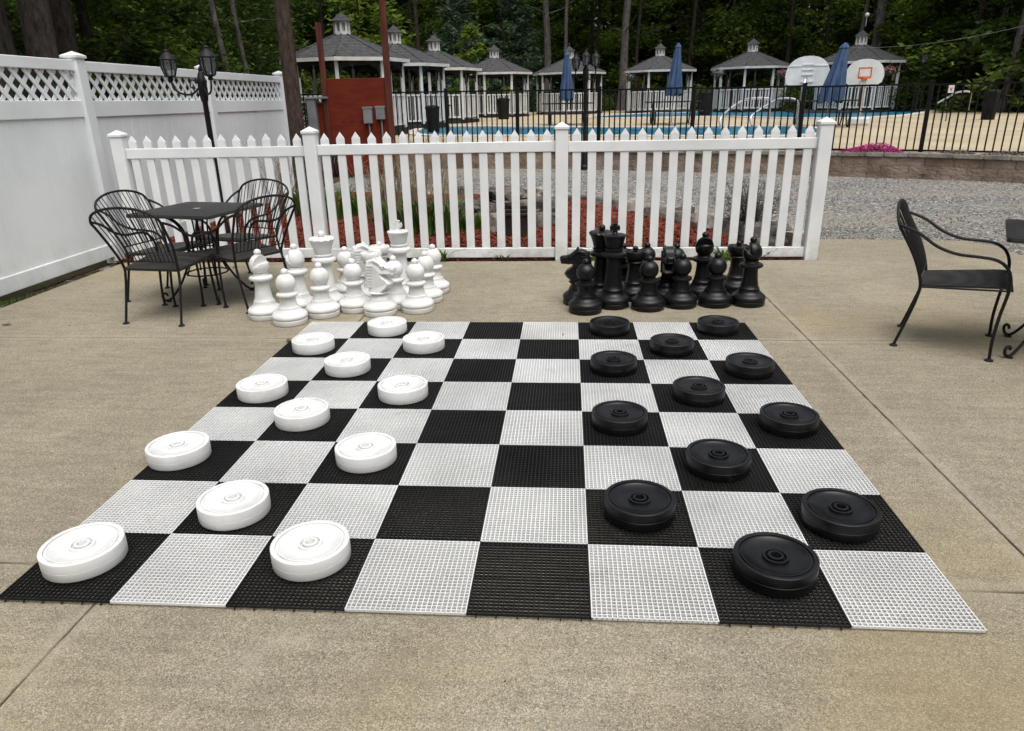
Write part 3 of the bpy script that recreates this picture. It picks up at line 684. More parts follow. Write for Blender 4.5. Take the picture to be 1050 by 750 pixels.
        for sg_ in (-1, 1):
            m = MB(); m.add([(.000, sg_*.016, .386), (.034, sg_*.016, .376), (.034, sg_*.038, .372), (.000, sg_*.040, .382), (.014, sg_*.030, .408)], [(0, 1, 4), (1, 2, 4), (2, 3, 4), (3, 0, 4), (3, 2, 1, 0)] if sg_ > 0 else [(1, 0, 4), (2, 1, 4), (3, 2, 4), (0, 3, 4), (0, 1, 2, 3)]); m.build('ear', mat, h)
            m = MB(); m.lathe([(x*.010, -.004+z*.010) for x, z in ((1, 0), (.9, .5), (.5, .85), (.02, 1))], 12, Matrix.Translation((.060, sg_*.040, .334)) @ Matrix.Rotation(-sg_*PI/2, 4, 'X')); m.bbox((.040, sg_*.040-.005, .343), (.076, sg_*.040+.005, .350), .002); m.build('eye', mat, h)
            m = MB(); m.bbox((.118, sg_*.026-.004, .318), (.132, sg_*.026+.005, .328), .002); m.build('nostril', mat, h)
    return t
def away(px_, py_, rad=BR):
    g_ = gz(px_, py_, 0); d = Vector((g_.x-CX, g_.y-CY, 0)).normalized(); return g_+d*rad
proto = {}
def piece(kind, col, px_, py_, rz, label):
    g_ = away(px_, py_); mat = MT['wplastic'] if col == 'white' else MT['bplastic']; grp = f'giant {col} chess pieces beside the board'
    if (kind, col) not in proto:
        o = make_piece(kind, mat, label, 'chess piece', grp); proto[kind, col] = o; o.location = g_; o.rotation_euler = (0, 0, rz)
    else: o = copy_tree(proto[kind, col], g_, rz, label, grp)
    return o
D2 = math.radians
piece('bishop', 'white', 274, 329.8, D2(-25), 'white bishop furthest left, its notch turned right, beside the chair')
piece('pawn', 'white', 299, 336, 0, 'white pawn standing nearest the camera in the left corner of the white pieces')
piece('bishop', 'white', 309.5, 322, D2(172), 'white bishop behind the front left pawn, its notch turned left')
piece('queen', 'white', 338, 318.5, .3, 'white queen with a scalloped crown and ball on top')
piece('pawn', 'white', 332.5, 328, 1, 'white pawn directly in front of the white queen')
piece('pawn', 'white', 358, 306, 2, 'white pawn at the back, just right of the white queen')
piece('knight', 'white', 376, 306, D2(20), 'white knight at the back with its head above the pawns, facing right')
piece('pawn', 'white', 365.6, 322.4, 0, 'white pawn in front, immediately left of the forward white knight')
piece('rook', 'white', 385, 311, .2, 'white rook with its top just behind the forward white knight')
piece('rook', 'white', 393, 302, .6, 'white rook standing behind the other white rook, beside the king')
piece('knight', 'white', 391, 326.6, D2(-14), 'white knight in front with ribbed mane, facing right toward the board')
piece('pawn', 'white', 407, 319, 0, 'white pawn half hidden just right of the forward white knight')
piece('king', 'white', 413.5, 310.5, D2(-12), 'white king with a cross on top, tallest of the white pieces')
piece('pawn', 'white', 428.8, 323.2, 0, 'white pawn in front at the right end, nearest the board')
piece('pawn', 'white', 438.5, 313, 1, 'white pawn in the middle of the three at the right end')
piece('pawn', 'white', 446, 303.5, 2, 'white pawn furthest right and back, closest to the picket fence')
piece('knight', 'black', 593.6, 315.5, D2(176), 'black knight at the left end of the black pieces, facing left')
piece('pawn', 'black', 600, 324.5, 0, 'black pawn in front of the left black knight, nearest the board')
piece('queen', 'black', 615.5, 312.5, .3, 'black queen half hidden behind the black king')
piece('king', 'black', 628, 318.8, D2(8), 'black king with a cross on top, tallest of the black pieces')
piece('pawn', 'black', 637.5, 303.5, 0, 'black pawn mostly hidden behind the right side of the black king')
piece('rook', 'black', 649.4, 310.5, .2, 'black rook just to the right of the black king')
piece('pawn', 'black', 661.5, 302.5, 1, 'black pawn at the back, peeking out behind the left black rook')
piece('pawn', 'black', 663.6, 321.2, 0, 'black pawn in front of the left black rook')
piece('knight', 'black', 683, 312.5, D2(-92), 'black knight in the middle, facing the camera')
piece('pawn', 'black', 691, 304, 1, 'black pawn at the back, behind the knight that faces the camera')
piece('pawn', 'black', 696.8, 318.2, 0, 'black pawn in front, between the camera-facing knight and the bishop')
piece('bishop', 'black', 718.4, 308.6, D2(-92), 'black bishop with a hooded head facing the camera, left of the two')
piece('pawn', 'black', 732, 317.2, 1, 'black pawn between the two black bishops')
piece('rook', 'black', 753, 304, .5, 'black rook behind the right black bishop')
piece('bishop', 'black', 766, 316.4, D2(175), 'black bishop at the right end, its notch turned left')

# ------------------------------------------------------------------ patio chairs and tables
def make_chair(label, group):
    t = thing('patio_chair', label, 'chair', (0, 0, 0), 0, group); r = .0085
    I = MT['iron']
    # local: +x forward, y side; origin at the centre of the footprint on the ground
    xb, xf = -.235, .235; sh = .385
    for s in (-1, 1):
        # rear leg and back post: foot -> seat -> up to the arch
        back = smooth_curve([(xb, s*.212, .006), (xb+.045, s*.208, .17), (xb+.075, s*.205, .30), (xb+.078, s*.205, sh), (xb+.032, s*.232, .52), (xb-.045, s*.252, .66)], 5)
        MB().tube(back, r, 8).lathe([(.022, 0), (.022, .006), (.010, .014)], 12, Matrix.Translation((xb, s*.212, .0))).build('rear_leg', I, t)
        front = smooth_curve([(xf, s*.252, .006), (xf-.004, s*.25, .12), (xf+.004, s*.245, .25), (xf+.020, s*.242, sh), (xf+.016, s*.246, .455), (xf-.012, s*.252, .515), (xf-.065, s*.258, .55), (xf-.14, s*.262, .560), (xf-.24, s*.262, .566), (xf-.34, s*.268, .600), (xf-.44, s*.262, .665), (xb-.062, s*.262, .700)], 5)
        MB().tube(front, r, 8).lathe([(.022, 0), (.022, .006), (.010, .014)], 12, Matrix.Translation((xf, s*.252, .0))).build('front_leg_and_arm', I, t)
    arch = smooth_curve([(xb-.045, -.252, .66), (xb-.068, -.256, .700), (xb-.086, -.220, .750), (xb-.098, -.125, .785), (xb-.102, 0, .797), (xb-.098, .125, .785), (xb-.086, .220, .750), (xb-.068, .256, .700), (xb-.045, .252, .66)], 6)
    MB().tube(arch, r, 8).build('back_arch', I, t)
    m = MB(); lowz = sh+.035
    def archpt(y):
        best = min(arch, key=lambda q: abs(q.y-y)+(0 if q.z > .68 else 1)); return best
    m.tube([(xb+.075, -.206, lowz), (xb+.075, .206, lowz)], .005, 6)
    n = 13
    for i in range(n):
        f = (i+.5)/n*2-1; q = archpt(f*.248); m.tube(smooth_curve([(xb+.075, f*.198, lowz), (xb+.018, f*.198+(q.y-f*.198)*.38, .56), (q.x, q.y, q.z)], 4), .0034, 5)
    m.build('back_spokes', I, t)
    # perforated seat, slightly dished with a rolled front edge
    nx_, ny_ = 12, 10; V = []
    for layer in (0, 1):
        for i in range(nx_+1):
            for j in range(ny_+1):
                u = i/nx_; v = j/ny_*2-1; x = xb+.075+u*.435; wd = .205+.040*u; z = sh-.010*(1-v*v)*math.sin(PI*min(1, u*1.1))-.03*max(0, u-.90)/.10*.6-layer*.010+(u-.5)*.042
                V.append((x, v*wd, z+.006))
    nn = (nx_+1)*(ny_+1); Fc = []
    for i in range(nx_):
        for j in range(ny_): a = i*(ny_+1)+j; Fc.append((a, a+ny_+1, a+ny_+2, a+1)); Fc.append((nn+a, nn+a+1, nn+a+ny_+2, nn+a+ny_+1))
    for i in range(nx_):
        a = i*(ny_+1); Fc.append((a, nn+a, nn+a+ny_+1, a+ny_+1)); a += ny_; Fc.append((a, a+ny_+1, nn+a+ny_+1, nn+a))
    for j in range(ny_): Fc.append((j, j+1, nn+j+1, nn+j)); a = nx_*(ny_+1)+j; Fc.append((a, nn+a, nn+a+1, a+1))
    MB().add(V, Fc, True).build('seat', MT['perforated'], t)
    MB().tube([(xb+.077, -.205, sh-.026), (xb+.077, .205, sh-.026)], .006, 6).tube([(xf+.018, -.243, sh+.0), (xf+.018, .243, sh+.0)], .006, 6).tube([(xb+.077, -.205, sh-.027), (xf+.018, -.243, sh+.004)], .006, 6).tube([(xb+.077, .205, sh-.027), (xf+.018, .243, sh+.004)], .006, 6).build('seat_frame', I, t)
    return t
def make_table(label, group):
    t = thing('patio_table', label, 'table', (0, 0, 0), 0, group); I = MT['iron']; h = .67; a = .345
    m = MB(); rc = .03; poly = []
    for cx_, cy_, a0 in ((a-rc, a-rc, 0), (-a+rc, a-rc, 90), (-a+rc, -a+rc, 180), (a-rc, -a+rc, 270)):
        for k in range(6): an = D2(a0+k*18); poly.append((cx_+rc*math.cos(an), cy_+rc*math.sin(an)))
    m.prism(poly, h-.005, h); n = len(poly)
    # rolled rim hanging below the top
    m.add([(x*1.0, y*1.0, h-.001) for x, y in poly]+[(x*1.008, y*1.008, h-.008) for x, y in poly]+[(x*1.006, y*1.006, h-.022) for x, y in poly]+[(x*.985, y*.985, h-.022) for x, y in poly], [(l*n+i, l*n+(i+1) % n, (l+1)*n+(i+1) % n, (l+1)*n+i) for l in range(3) for i in range(n)], True)
    top = m.build('tabletop', MT['perforated'], t)
    MB().lathe([(.026, h-.001), (.028, h+.002), (.022, h+.003), (.0005, h+.003)], 20).build('umbrella_hole_cap', MT['greybox'], top)
    for k in range(4):
        an = PI/4+k*PI/2; c, s = math.cos(an), math.sin(an)
        # leg sweeps in at the middle then out, with a scroll at the foot
        pts = [(.30, h-.02), (.20, h-.05), (.13, h-.13), (.10, h-.25), (.12, h-.38), (.19, .14), (.27, .035), (.31, .012), (.335, .022), (.343, .048), (.330, .068), (.312, .062), (.310, .047)]
        q = smooth_curve([(u*c, u*s, z) for u, z in pts], 5)
        m = MB().tube(q, .0085, 8); m.lathe([(.020, 0), (.020, .006), (.009, .012)], 12, Matrix.Translation((.305*c, .305*s, 0)))
        o2 = smooth_curve([(u*c-.03*s, u*s+.03*c, z) for u, z in [(.24, h-.03), (.16, h-.10), (.125, h-.2), (.115, .3), (.15, .18)]], 5)
        m.tube(o2, .006, 6); m.build('leg', I, t)
    for rr_, zz_ in ((.115, h-.30), (.15, .19)):
        MB().tube([(rr_*math.cos(2*PI*i/24), rr_*math.sin(2*PI*i/24), zz_) for i in range(24)], .006, 6, True).build('brace_ring', I, t)
    MB().tube([(-.34, 0, h-.02), (.34, 0, h-.02)], .007, 6).tube([(0, -.34, h-.021), (0, .34, h-.021)], .007, 6).build('top_brace', I, t)
    return t
tb1 = make_table('square black metal patio table between four chairs by the white fence', 'black metal patio tables')
tb1.location = (-1.055, 3.575, 0); tb1.rotation_euler = (0, 0, D2(-10))
copy_tree(tb1, (4.42, 2.33, 0), D2(-28), 'square black metal patio table cut off at the right edge of the picture')
gl = 'wrought iron patio chairs at the left table'
ch = make_chair('black iron armchair nearest the camera at the left patio table, its back to us', gl)
ch.location = (-1.065, 3.04, 0); ch.rotation_euler = (0, 0, D2(83))
copy_tree(ch, (-1.36, 3.56, 0), D2(-12), 'black iron armchair between the left patio table and the tall white fence', gl)
copy_tree(ch, (-.65, 3.39, 0), D2(151), 'black iron armchair at the right side of the left patio table, near the white bishop', gl)
copy_tree(ch, (-.95, 4.06, 0), D2(-108), 'black iron armchair at the far side of the left patio table, by the picket fence', gl)
copy_tree(ch, (3.905, 2.52, 0), D2(-28), 'single black iron armchair at the right, facing the cut-off table', 'wrought iron patio chair at the right table')

# ------------------------------------------------------------------ twin lantern lamp post
def lantern(name, parent, off, sc=1.):
    Tm = Matrix.Translation(off) @ Matrix.Scale(sc, 4); L = MT['lampm']
    m = MB(); m.lathe([(.02, -.045), (.028, -.03), (.018, -.015), (.045, -.005), (.052, .0), (.05, .008)], 16, Tm)
    m.lathe([(.078, .165), (.084, .17), (.075, .185), (.055, .215), (.028, .238), (.022, .25), (.03, .255), (.024, .262), (.008, .275), (.012, .285), (.004, .31), (.001, .325)], 16, Tm)
    for k in range(6):
        a = k*PI/3+.3; m.tube([Tm @ Vector((.048*math.cos(a), .048*math.sin(a), .0)), Tm @ Vector((.078*math.cos(a), .078*math.sin(a), .09)), Tm @ Vector((.080*math.cos(a), .080*math.sin(a), .168))], .0075*sc, 5)
    m.tube([Tm @ Vector((.081*math.cos(2*PI*i/18), .081*math.sin(2*PI*i/18), .135)) for i in range(18)], .003*sc, 4, True)
    o = m.build(name, L, parent)
    MB().lathe([(.043, .004), (.070, .09), (.072, .166)], 12, Tm).build('glass_shade', MT['glass'], o)
    return o
lp = thing('lamp_post', 'black post with two ornate lanterns standing behind the picket fence at left', 'lamp post', (-2.10, 6.1, 0)); L = MT['lampm']
MB().lathe([(.075, 0), (.075, .03), (.05, .05), (.042, .16), (.030, .2), (.027, 1.42), (.036, 1.44), (.040, 1.47), (.046, 1.50), (.046, 1.60), (.052, 1.63), (.040, 1.655), (.03, 1.70), (.016, 1.72), (.020, 1.74), (.004, 1.775)], 16).build('post', L, lp)
for e, e_l in ((Vector((-.26, -.13, 0)), .95), (Vector((.19, -.19, 0)), 1.02)):
    def q_(u, z): return tuple(e*u+Vector((0, 0, z)))
    pts = smooth_curve([q_(.14, 1.56), q_(.42, 1.50), q_(.80, 1.52), q_(.97, 1.585), q_(1.0, 1.64)], 6)
    m = MB().tube(pts, .010, 6); m.tube(smooth_curve([q_(.15, 1.61), q_(.34, 1.64), q_(.40, 1.575), q_(.27, 1.56)], 5), .007, 5); a_ = m.build('arm', L, lp)
    lantern('lantern', a_, q_(1.0, 1.675), e_l)
# three lantern post by the pool fence
lp3 = thing('lamp_post', 'black post with three lanterns rising behind the iron pool fence', 'lamp post', (2.06, 14.15, -.03))
MB().lathe([(.10, 0), (.10, .05), (.06, .09), (.055, .3), (.042, .35), (.036, 1.75), (.06, 1.8), (.06, 1.95), (.04, 2.0), (.01, 2.05)], 12).build('post', L, lp3)
for k, a in enumerate((D2(178), D2(-90), D2(8))):
    e = Vector((math.cos(a), math.sin(a)*.4, 0)); z0 = 1.95+(.06 if k == 1 else 0)+(.04 if k == 2 else 0)
    a_ = MB().tube(smooth_curve([(0, 0, 1.82), tuple(e*.12+Vector((0, 0, 1.76))), tuple(e*.2+Vector((0, 0, 1.85))), tuple(e*.2+Vector((0, 0, z0)))], 5), .013, 6).build('arm', L, lp3)
    lantern('lantern', a_, tuple(e*.2+Vector((0, 0, z0+.02))), 1.05)
copy_tree(lp3, (16.2, 31.3, zd(31)-.05), D2(70), 'distant dim lamp post with lanterns in front of the dark trees at right')

# ------------------------------------------------------------------ utility pole, red board structure
m = MB(); Hh = 9; pts = [(.0+.02*math.sin(z), .0, z) for z in [i*.6 for i in range(16)]]
m.tube(pts, [.112-.0018*i for i in range(16)], 16)
o = m.build('utility_pole', MT['pole']); o.location = (-2.14, 8.75, -.1); tag(o, 'weathered brown wooden utility pole rising behind the left part of the picket fence', 'pole')
rs = thing('painted_board_enclosure', 'dark red painted plywood service board on two tall posts behind the picket fence', 'service board', (-2.42, 13.0, -.03))
MB().bbox((-.56, -.02, .05), (.60, .02, 1.86), .006).build('board', MT['red'], rs)
MB().bbox((-.795, .0, .30), (-.50, .04, 1.42), .006).build('side_board', MT['red'], rs)
MB().bbox((-.655, -.06, 0), (-.561, .04, 2.85), .008).build('post', MT['redpost'], rs)
MB().bbox((.60, -.07, 0), (.71, .04, 5.2), .008).build('post', MT['redpost'], rs)
m = MB()
for x in (-.30, -.12, .07): m.lathe([(.018, 0), (.018, .006)], 10, Matrix.Translation((x, -.021, 1.07)) @ Matrix.Rotation(PI/2, 4, 'X'))
m.build('knot_holes', MT['dark'], rs)
for x, z, w_, h_ in ((.14, 1.03, .17, .30), (.39, 1.10, .17, .24)):
    q = MB().bbox((x, -.125, z), (x+w_, -.022, z+h_), .008).bbox((x-.01, -.13, z+h_-.03), (x+w_+.01, -.018, z+h_+.008), .004).build('meter_box', MT['greybox'], rs)
    MB().tube([(x+w_*.55, -.07, z+.01), (x+w_*.55, -.07, .0)], .016, 8).build('conduit', MT['greybox'], q)
MB().bbox((-.97, -.12, .15), (-.80, .09, 1.50), .01).bbox((-.99, -.14, 1.50), (-.56, .12, 1.54), .006).build('side_cabinet', MT['greybox'], rs)
# small valve box with hose behind the pickets
hb = thing('hose_reel', 'black hose reel stand in the planting bed behind the pickets', 'hose reel', (-1.55, 8.6, 0.05))
MB().tube([(-.1, 0, 0), (-.1, 0, .75), (.1, 0, .75), (.1, 0, 0)], .018, 6).build('stand', MT['iron'], hb)
m = MB()
for i in range(5): m.tube([(-.09+.045*i, .02+.14*math.cos(2*PI*k/20), .5+.14*math.sin(2*PI*k/20)) for k in range(20)], .014, 6, True)
m.tube(smooth_curve([(.1, -.1, .45), (.16, -.16, .3), (.22, -.2, .12), (.18, -.3, .02), (.3, -.35, .02)], 5), .014, 6); m.build('coiled_hose', MT['bplastic'], hb)

# ------------------------------------------------------------------ iron pool fence
ifn = thing('iron_pool_fence', 'black iron picket fence standing on the retaining wall along the pool', 'fence')
fp = [(14.2, 6.3), (12.85, 7.85), (11.4, 9.35), (9.72, 10.85), (7.9, 11.96), (6.05, 12.83), (4.19, 13.68), (2.36, 14.49), (.6, 14.93), (-1.0, 15.18), (-2.95, 15.33), (-4.9, 15.45), (-6.85, 15.55), (-8.8, 15.6)]
def ftop(x): return 1.495+max(0, min(1, (8-x)/9))*.10
for i, (x, y) in enumerate(fp):
    zt = ftop(x)+.03
    m = MB(); a = math.atan2(fp[min(i+1, len(fp)-1)][1]-fp[max(i-1, 0)][1], fp[min(i+1, len(fp)-1)][0]-fp[max(i-1, 0)][0]); Rm = Matrix.Translation((x, y, 0)) @ Matrix.Rotation(a, 4, 'Z')
    m.box((-.034, -.034, .2), (.034, .034, zt), Rm); m.bbox((-.04, -.04, zt), (.04, .04, zt+.018), .004, Rm); m.build('post', MT['ironf'], ifn)
for i in range(len(fp)-1):
    A = Vector((*fp[i], 0)); B = Vector((*fp[i+1], 0)); d = (B-A); L_ = d.length; a = math.atan2(d.y, d.x); Rm = Matrix.Translation(A) @ Matrix.Rotation(a, 4, 'Z')
    zt = (ftop(A.x)+ftop(B.x))/2; m = MB()
    for z0, z1 in ((zt-.03, zt), (.385, .415)): m.box((.034, -.016, z0), (L_-.034, .016, z1), Rm)
    n = int(round(L_/.118))
    for k in range(1, n): x = L_*k/n; m.box((x-.0115, -.0115, .387), (x+.0115, .0115, zt-.002), Rm)
    m.build('picket_panel', MT['ironf'], ifn)

# ------------------------------------------------------------------ leaves, trees
def leaf_cloud(m, n, sampler, size, up=.3):
    for _ in range(n):
        p_, sc = sampler(); s_ = size*sc*rnd.uniform(.6, 1.3)
        a = rnd.uniform(0, 6.28); t = Vector((math.cos(a), math.sin(a), rnd.uniform(-.7, .5))).normalized(); b = t.cross(Vector((rnd.gauss(0, 1), rnd.gauss(0, 1), rnd.gauss(0, 1)))).normalized()
        p_ = Vector(p_); w_ = s_*rnd.uniform(.28, .5)
        m.add([p_-t*s_, p_+b*w_-t*s_*.1, p_+t*s_, p_-b*w_+t*s_*.15], [(0, 1, 2, 3)])
def trunk_mb(h, r, lean=(0, 0), limbs=6, seed=0, z0=-.3):
    rr = random.Random(seed); m = MB(); n = 14
    pts = [(lean[0]*(i/n)**1.2+.04*math.sin(i*1.3+seed), lean[1]*(i/n), z0+h*i/n) for i in range(n+1)]
    m.tube(pts, [r*(1.25 if i == 0 else 1)*(1-.72*i/n) for i in range(n+1)], 10)
    for k in range(limbs):
        i = rr.randint(4, n-1); p0 = Vector(pts[i]); a = rr.uniform(0, 6.28); L_ = h*rr.uniform(.1, .22)
        m.tube([p0, p0+Vector((math.cos(a)*L_*.5, math.sin(a)*L_*.5, L_*.1)), p0+Vector((math.cos(a)*L_, math.sin(a)*L_, L_*rr.uniform(0, .4)))], [r*.22, r*.15, r*.05], 5)
    return m
def conifer(h, rad, n, size, z0=1., droop=.25):
    m = MB()
    whorls = int(h/.7)
    br = []
    for w_ in range(whorls):
        z = z0+(h-z0)*w_/whorls
        for k in range(rnd.randint(5, 8)):
            L_ = rad*(1-(z-z0)/(h-z0+.3))**.8*rnd.uniform(.6, 1.1); br.append((z+rnd.uniform(-.3, .3), rnd.uniform(0, 6.28), L_))
    def smp():
        z, a, L_ = rnd.choice(br); u = rnd.uniform(.15, 1)**.7; sp = .10+.16*(1-u)*L_
        return (Vector((math.cos(a)*L_*u+rnd.gauss(0, sp), math.sin(a)*L_*u+rnd.gauss(0, sp), z-droop*L_*u*u+rnd.gauss(0, .10)+.25*u)), 1)
    leaf_cloud(m, n, smp, size); return m
def deciduous(h, rad, n, size, z0=2.):
    m = MB(); cl = []
    for k in range(34):
        a = rnd.uniform(0, 6.28); u = rnd.random()**.5; z = rnd.uniform(z0, h); f = math.sin(PI*min(1, max(.12, (z-z0)/(h-z0)*.85+.12)))
        cl.append((Vector((math.cos(a)*rad*u*f, math.sin(a)*rad*u*f, z)), rad*rnd.uniform(.14, .30)))
    def smp():
        c, r_ = rnd.choice(cl); v = Vector((rnd.gauss(0, 1), rnd.gauss(0, 1), rnd.gauss(0, .55))); return (c+v*r_*.6, 1)
    leaf_cloud(m, n, smp, size); return m
def tree(name, label, loc, tr_mb, tmat, crown=None, cmat=None, rz=0, group=None, cat='tree'):
    t = thing(name, label, cat, loc, rz, group); tr_mb.build('trunk', tmat, t)
    if crown: crown.build('crown', cmat, t)
    return t
def loose(px_, dist, z=0.):
    d = rv*(px_-525)/F_-uv*(80-375)/F_+fw; d2 = Vector((d.x, d.y)).normalized(); return (CX+d2.x*dist, CY+d2.y*dist, z)
# big trunks beyond the vinyl fence at left
tree('pine_tree', 'massive dark trunk at the far left edge behind the tall white fence', loose(1, 11.5, -.1), trunk_mb(16, .30, (-.2, 0), 6, 1), MT['bark'], deciduous(16, 3.5, 1500, .3, 8), MT['fol_dark'])
tree('pine_tree', 'thick grey brown trunk with pale scars, left of a twin dark trunk', loose(48, 12.3, -.1), trunk_mb(16, .215, (.5, 0), 6, 2), MT['bark3'], deciduous(16, 3.5, 1500, .3, 8), MT['fol_dark'])
tree('pine_tree', 'rough dark trunk close beside the scarred trunk behind the tall fence', loose(70, 12.9, -.1), trunk_mb(16, .20, (.4, 0), 6, 3), MT['bark'], deciduous(16, 3.5, 1500, .3, 8), MT['fol_dark'])
# understory behind the vinyl fence
con1 = conifer(9, 3.2, 20000, .085, .6); con2 = conifer(9, 3.4, 20000, .09, .5); dec1 = deciduous(9, 3.2, 18000, .085, 1.0)
left_trees = [
 ('hemlock_tree', 'dark hemlock with drooping boughs behind the leftmost fence section', 15, 19, con1, 'fol_mid', 0),
 ('hemlock_tree', 'dense green hemlock right of the twin trunks at left', 95, 20, con2, 'fol_mid', 1),
 ('maple_tree', 'leafy green maple behind the tall fence, left of the twin lanterns', 135, 24, dec1, 'fol_mid', 2),
 ('hemlock_tree', 'dark green hemlock just left of the twin lanterns', 165, 26, con1, 'fol_dark', 3),
 ('maple_tree', 'yellow green young maple right of the twin lanterns', 225, 29, dec1, 'fol_mid', 4),
 ('hemlock_tree', 'dark hemlock left of the wooden utility pole', 262, 31, con2, 'fol_dark', 5),
]
for nm, lab, px_, dd, cr, mt, sd_ in left_trees:
    t = thing(nm, lab, 'tree', loose(px_, dd, 0), sd_*1.3); trunk_mb(11, .16, (.2, 0), 5, sd_+20).build('trunk', MT['bark'], t)
    c = bpy.data.objects.new('crown', cr.mesh('crown', MT[mt])); C.objects.link(c); c.parent = t
# thin trunks at left behind the fence
for k, (px_, dd, lean, r_, lab) in enumerate([(236, 24, -.8, .10, 'thin grey trunk leaning left behind the right section of the tall fence'), (258, 25, -1.0, .09, 'slender grey trunk leaning left, nearest the utility pole')]):
    tree('slender_tree', lab, loose(px_, dd), trunk_mb(14, r_, (lean, 0), 7, 30+k), MT['bark2'], deciduous(15, 2.4, 900, .2, 9), MT['fol_dark'])
# distinct trees behind the pavilions
tree('pine_tree', 'bluish young white pine behind the pavilions, left of centre', loose(470, 47, .4), trunk_mb(9, .12, (0, 0), 3, 41), MT['bark'], conifer(7.6, 2.6, 7000, .14, .4, -.15), MT['fol_pine'])
tree('pine_tree', 'bluish young white pine right of the bright green sapling, before two grey trunks', loose(528, 49, .4), trunk_mb(9, .12, (0, 0), 3, 42), MT['bark'], conifer(8.2, 3.0, 8000, .14, .4, -.15), MT['fol_pine'])
tree('young_tree', 'bright lime green sapling between two bluish pines', loose(484, 43, .4), trunk_mb(5, .06, (0, 0), 4, 43), MT['bark'], deciduous(4.7, 1.2, 2600, .10, 1.2), MT['fol_lime'])
tree('young_tree', 'bright yellow green sapling behind the first pavilion roof', loose(372, 30, .4), trunk_mb(6, .08, (0, 0), 4, 44), MT['bark'], deciduous(6.0, 1.8, 2600, .15, 1.2), MT['fol_lime'])
tree('young_tree', 'light green bush like sapling right of the last pavilion', loose(925, 41, .4), trunk_mb(3.2, .06, (0, 0), 4, 45), MT['bark'], deciduous(3.4, 1.6, 1600, .14, .5), MT['fol_lime'])
trunks = [(562, 47, .25, -.3, 'bark2', 'tall grey trunk rising left of the closed umbrella, above the fifth pavilion'),
 (578, 46, .13, .6, 'bark2', 'slim pale trunk leaning right beside the tall grey trunk'),
 (637, 45, .26, .8, 'bark2', 'stout grey trunk between the fifth and sixth pavilions'),
 (651, 48, .13, .5, 'bark', 'thin dark trunk just right of the stout grey trunk'),
 (705, 52, .16, .6, 'bark', 'dim trunk between the sixth and seventh pavilions'),
 (872, 44, .12, 1.2, 'bark2', 'slim pale trunk with a grey box on it, behind the last pavilion'),
 (893, 43, .28, .1, 'bark2', 'thick grey trunk directly behind the last pavilion roof'),
 (930, 47, .20, .2, 'bark', 'dark trunk right of the last pavilion'),
 (990, 38, .16, .9, 'bark', 'dim leaning trunk above the white stair rail'),
 (1012, 40, .13, 1.3, 'bark2', 'pale thin trunk leaning right at the right of the wood'),
 (1032, 36, .15, 1.4, 'bark2', 'mottled pale trunk near the right edge'),
 (1047, 39, .22, .6, 'bark', 'dark trunk at the extreme right edge'),
 (805, 50, .16, .1, 'bark', 'dim trunk between the seventh pavilion and the blank backboard'),
 (430, 44, .13, .1, 'bark', 'dark trunk behind the second and third pavilions'),
 (612, 52, .15, .3, 'bark', 'dim far trunk right of the three lantern post'),
 (745, 52, .12, .3, 'bark', 'dim trunk above the seventh pavilion, left of its cupola')]
for k, (px_, dd, r_, lean, bk, lab) in enumerate(trunks):
    tree('tall_pine_tree', lab, loose(px_, dd, .3), trunk_mb(17, r_, (lean, 0), 9, 60+k), MT[bk], deciduous(18, 3.2, 900, .32, 10), MT['fol_dark'])
# grey box on the slim trunk
lb = loose(872, 44, .3)
# hemlock and maple screen in front of the wood, each a thing of its own
grp = 'evergreens along the edge of the wood behind the pool'
con3 = conifer(12, 3.6, 14000, .15, .3).mesh('crown', MT['fol_dark']); con4 = conifer(12, 3.6, 14000, .15, .3).mesh('crown', MT['fol_mid']); dec2 = deciduous(11, 3.8, 13000, .14, .3).mesh('crown', MT['fol_mid']); tm = trunk_mb(11, .15, (0, 0), 5, 99).mesh('trunk', MT['bark'])
k = 0
for row, (dd, stp) in enumerate(((54, 46), (60, 52))):
    x = 250+row*22
    while x < 1180:
        d_ = dd+rnd.uniform(-2, 2)-(10 if x > 930 else 0)-(6 if x > 1000 else 0)
        me = rnd.choice([con3, con3, con4, dec2, dec2])
        t = thing('maple_tree' if me is dec2 else 'hemlock_tree', 'leafy green maple at the edge of the dark wood' if me is dec2 else 'dark drooping hemlock at the edge of the dark wood', 'tree', loose(x, d_, .3), rnd.uniform(0, 6), 'maples along the edge of the wood behind the pool' if me is dec2 else ('lighter ' if me is con4 else '')+grp)
        if me is con4: t['label'] = 'lighter green hemlock at the edge of the dark wood'
        for nm, mm in (('crown', me), ('trunk', tm)):
            c = bpy.data.objects.new(nm, mm); C.objects.link(c); c.parent = t
        s_ = rnd.uniform(.9, 1.25); t.scale = (s_, s_, s_*rnd.uniform(.9, 1.1)); x += stp*rnd.uniform(.7, 1.2); k += 1
# the wood itself: one mass of foliage
m = MB()
def smp_w():
    a = rnd.uniform(-.95, .95); dd = rnd.uniform(62, 80)-(16 if a > .62 else 0)-(14 if a < -.5 else 0); z = rnd.uniform(0, 17)**1.0
    z = z+1.2*noise.noise(Vector((a*30, dd*.3, z*.4))); d = a+YAW
    return (Vector((CX+math.sin(d)*dd, CY+math.cos(d)*dd, z)), 1)
leaf_cloud(m, 90000, smp_w, .55)
o = m.build('woods', MT['fol_mid']); tag(o, 'dense dark green wood filling the background behind the pool', 'woods', kind='stuff')
m = MB()
for k in range(90):
    a = rnd.uniform(-.95, .95); dd = rnd.uniform(61, 72)-(14 if abs(a) > .62 else 0); d = a+YAW
    x, y = CX+math.sin(d)*dd, CY+math.cos(d)*dd; r_ = rnd.uniform(.1, .25); m.tube([(x, y, 0), (x+rnd.uniform(-.3, .6), y, 17)], [r_, r_*.6], 6)
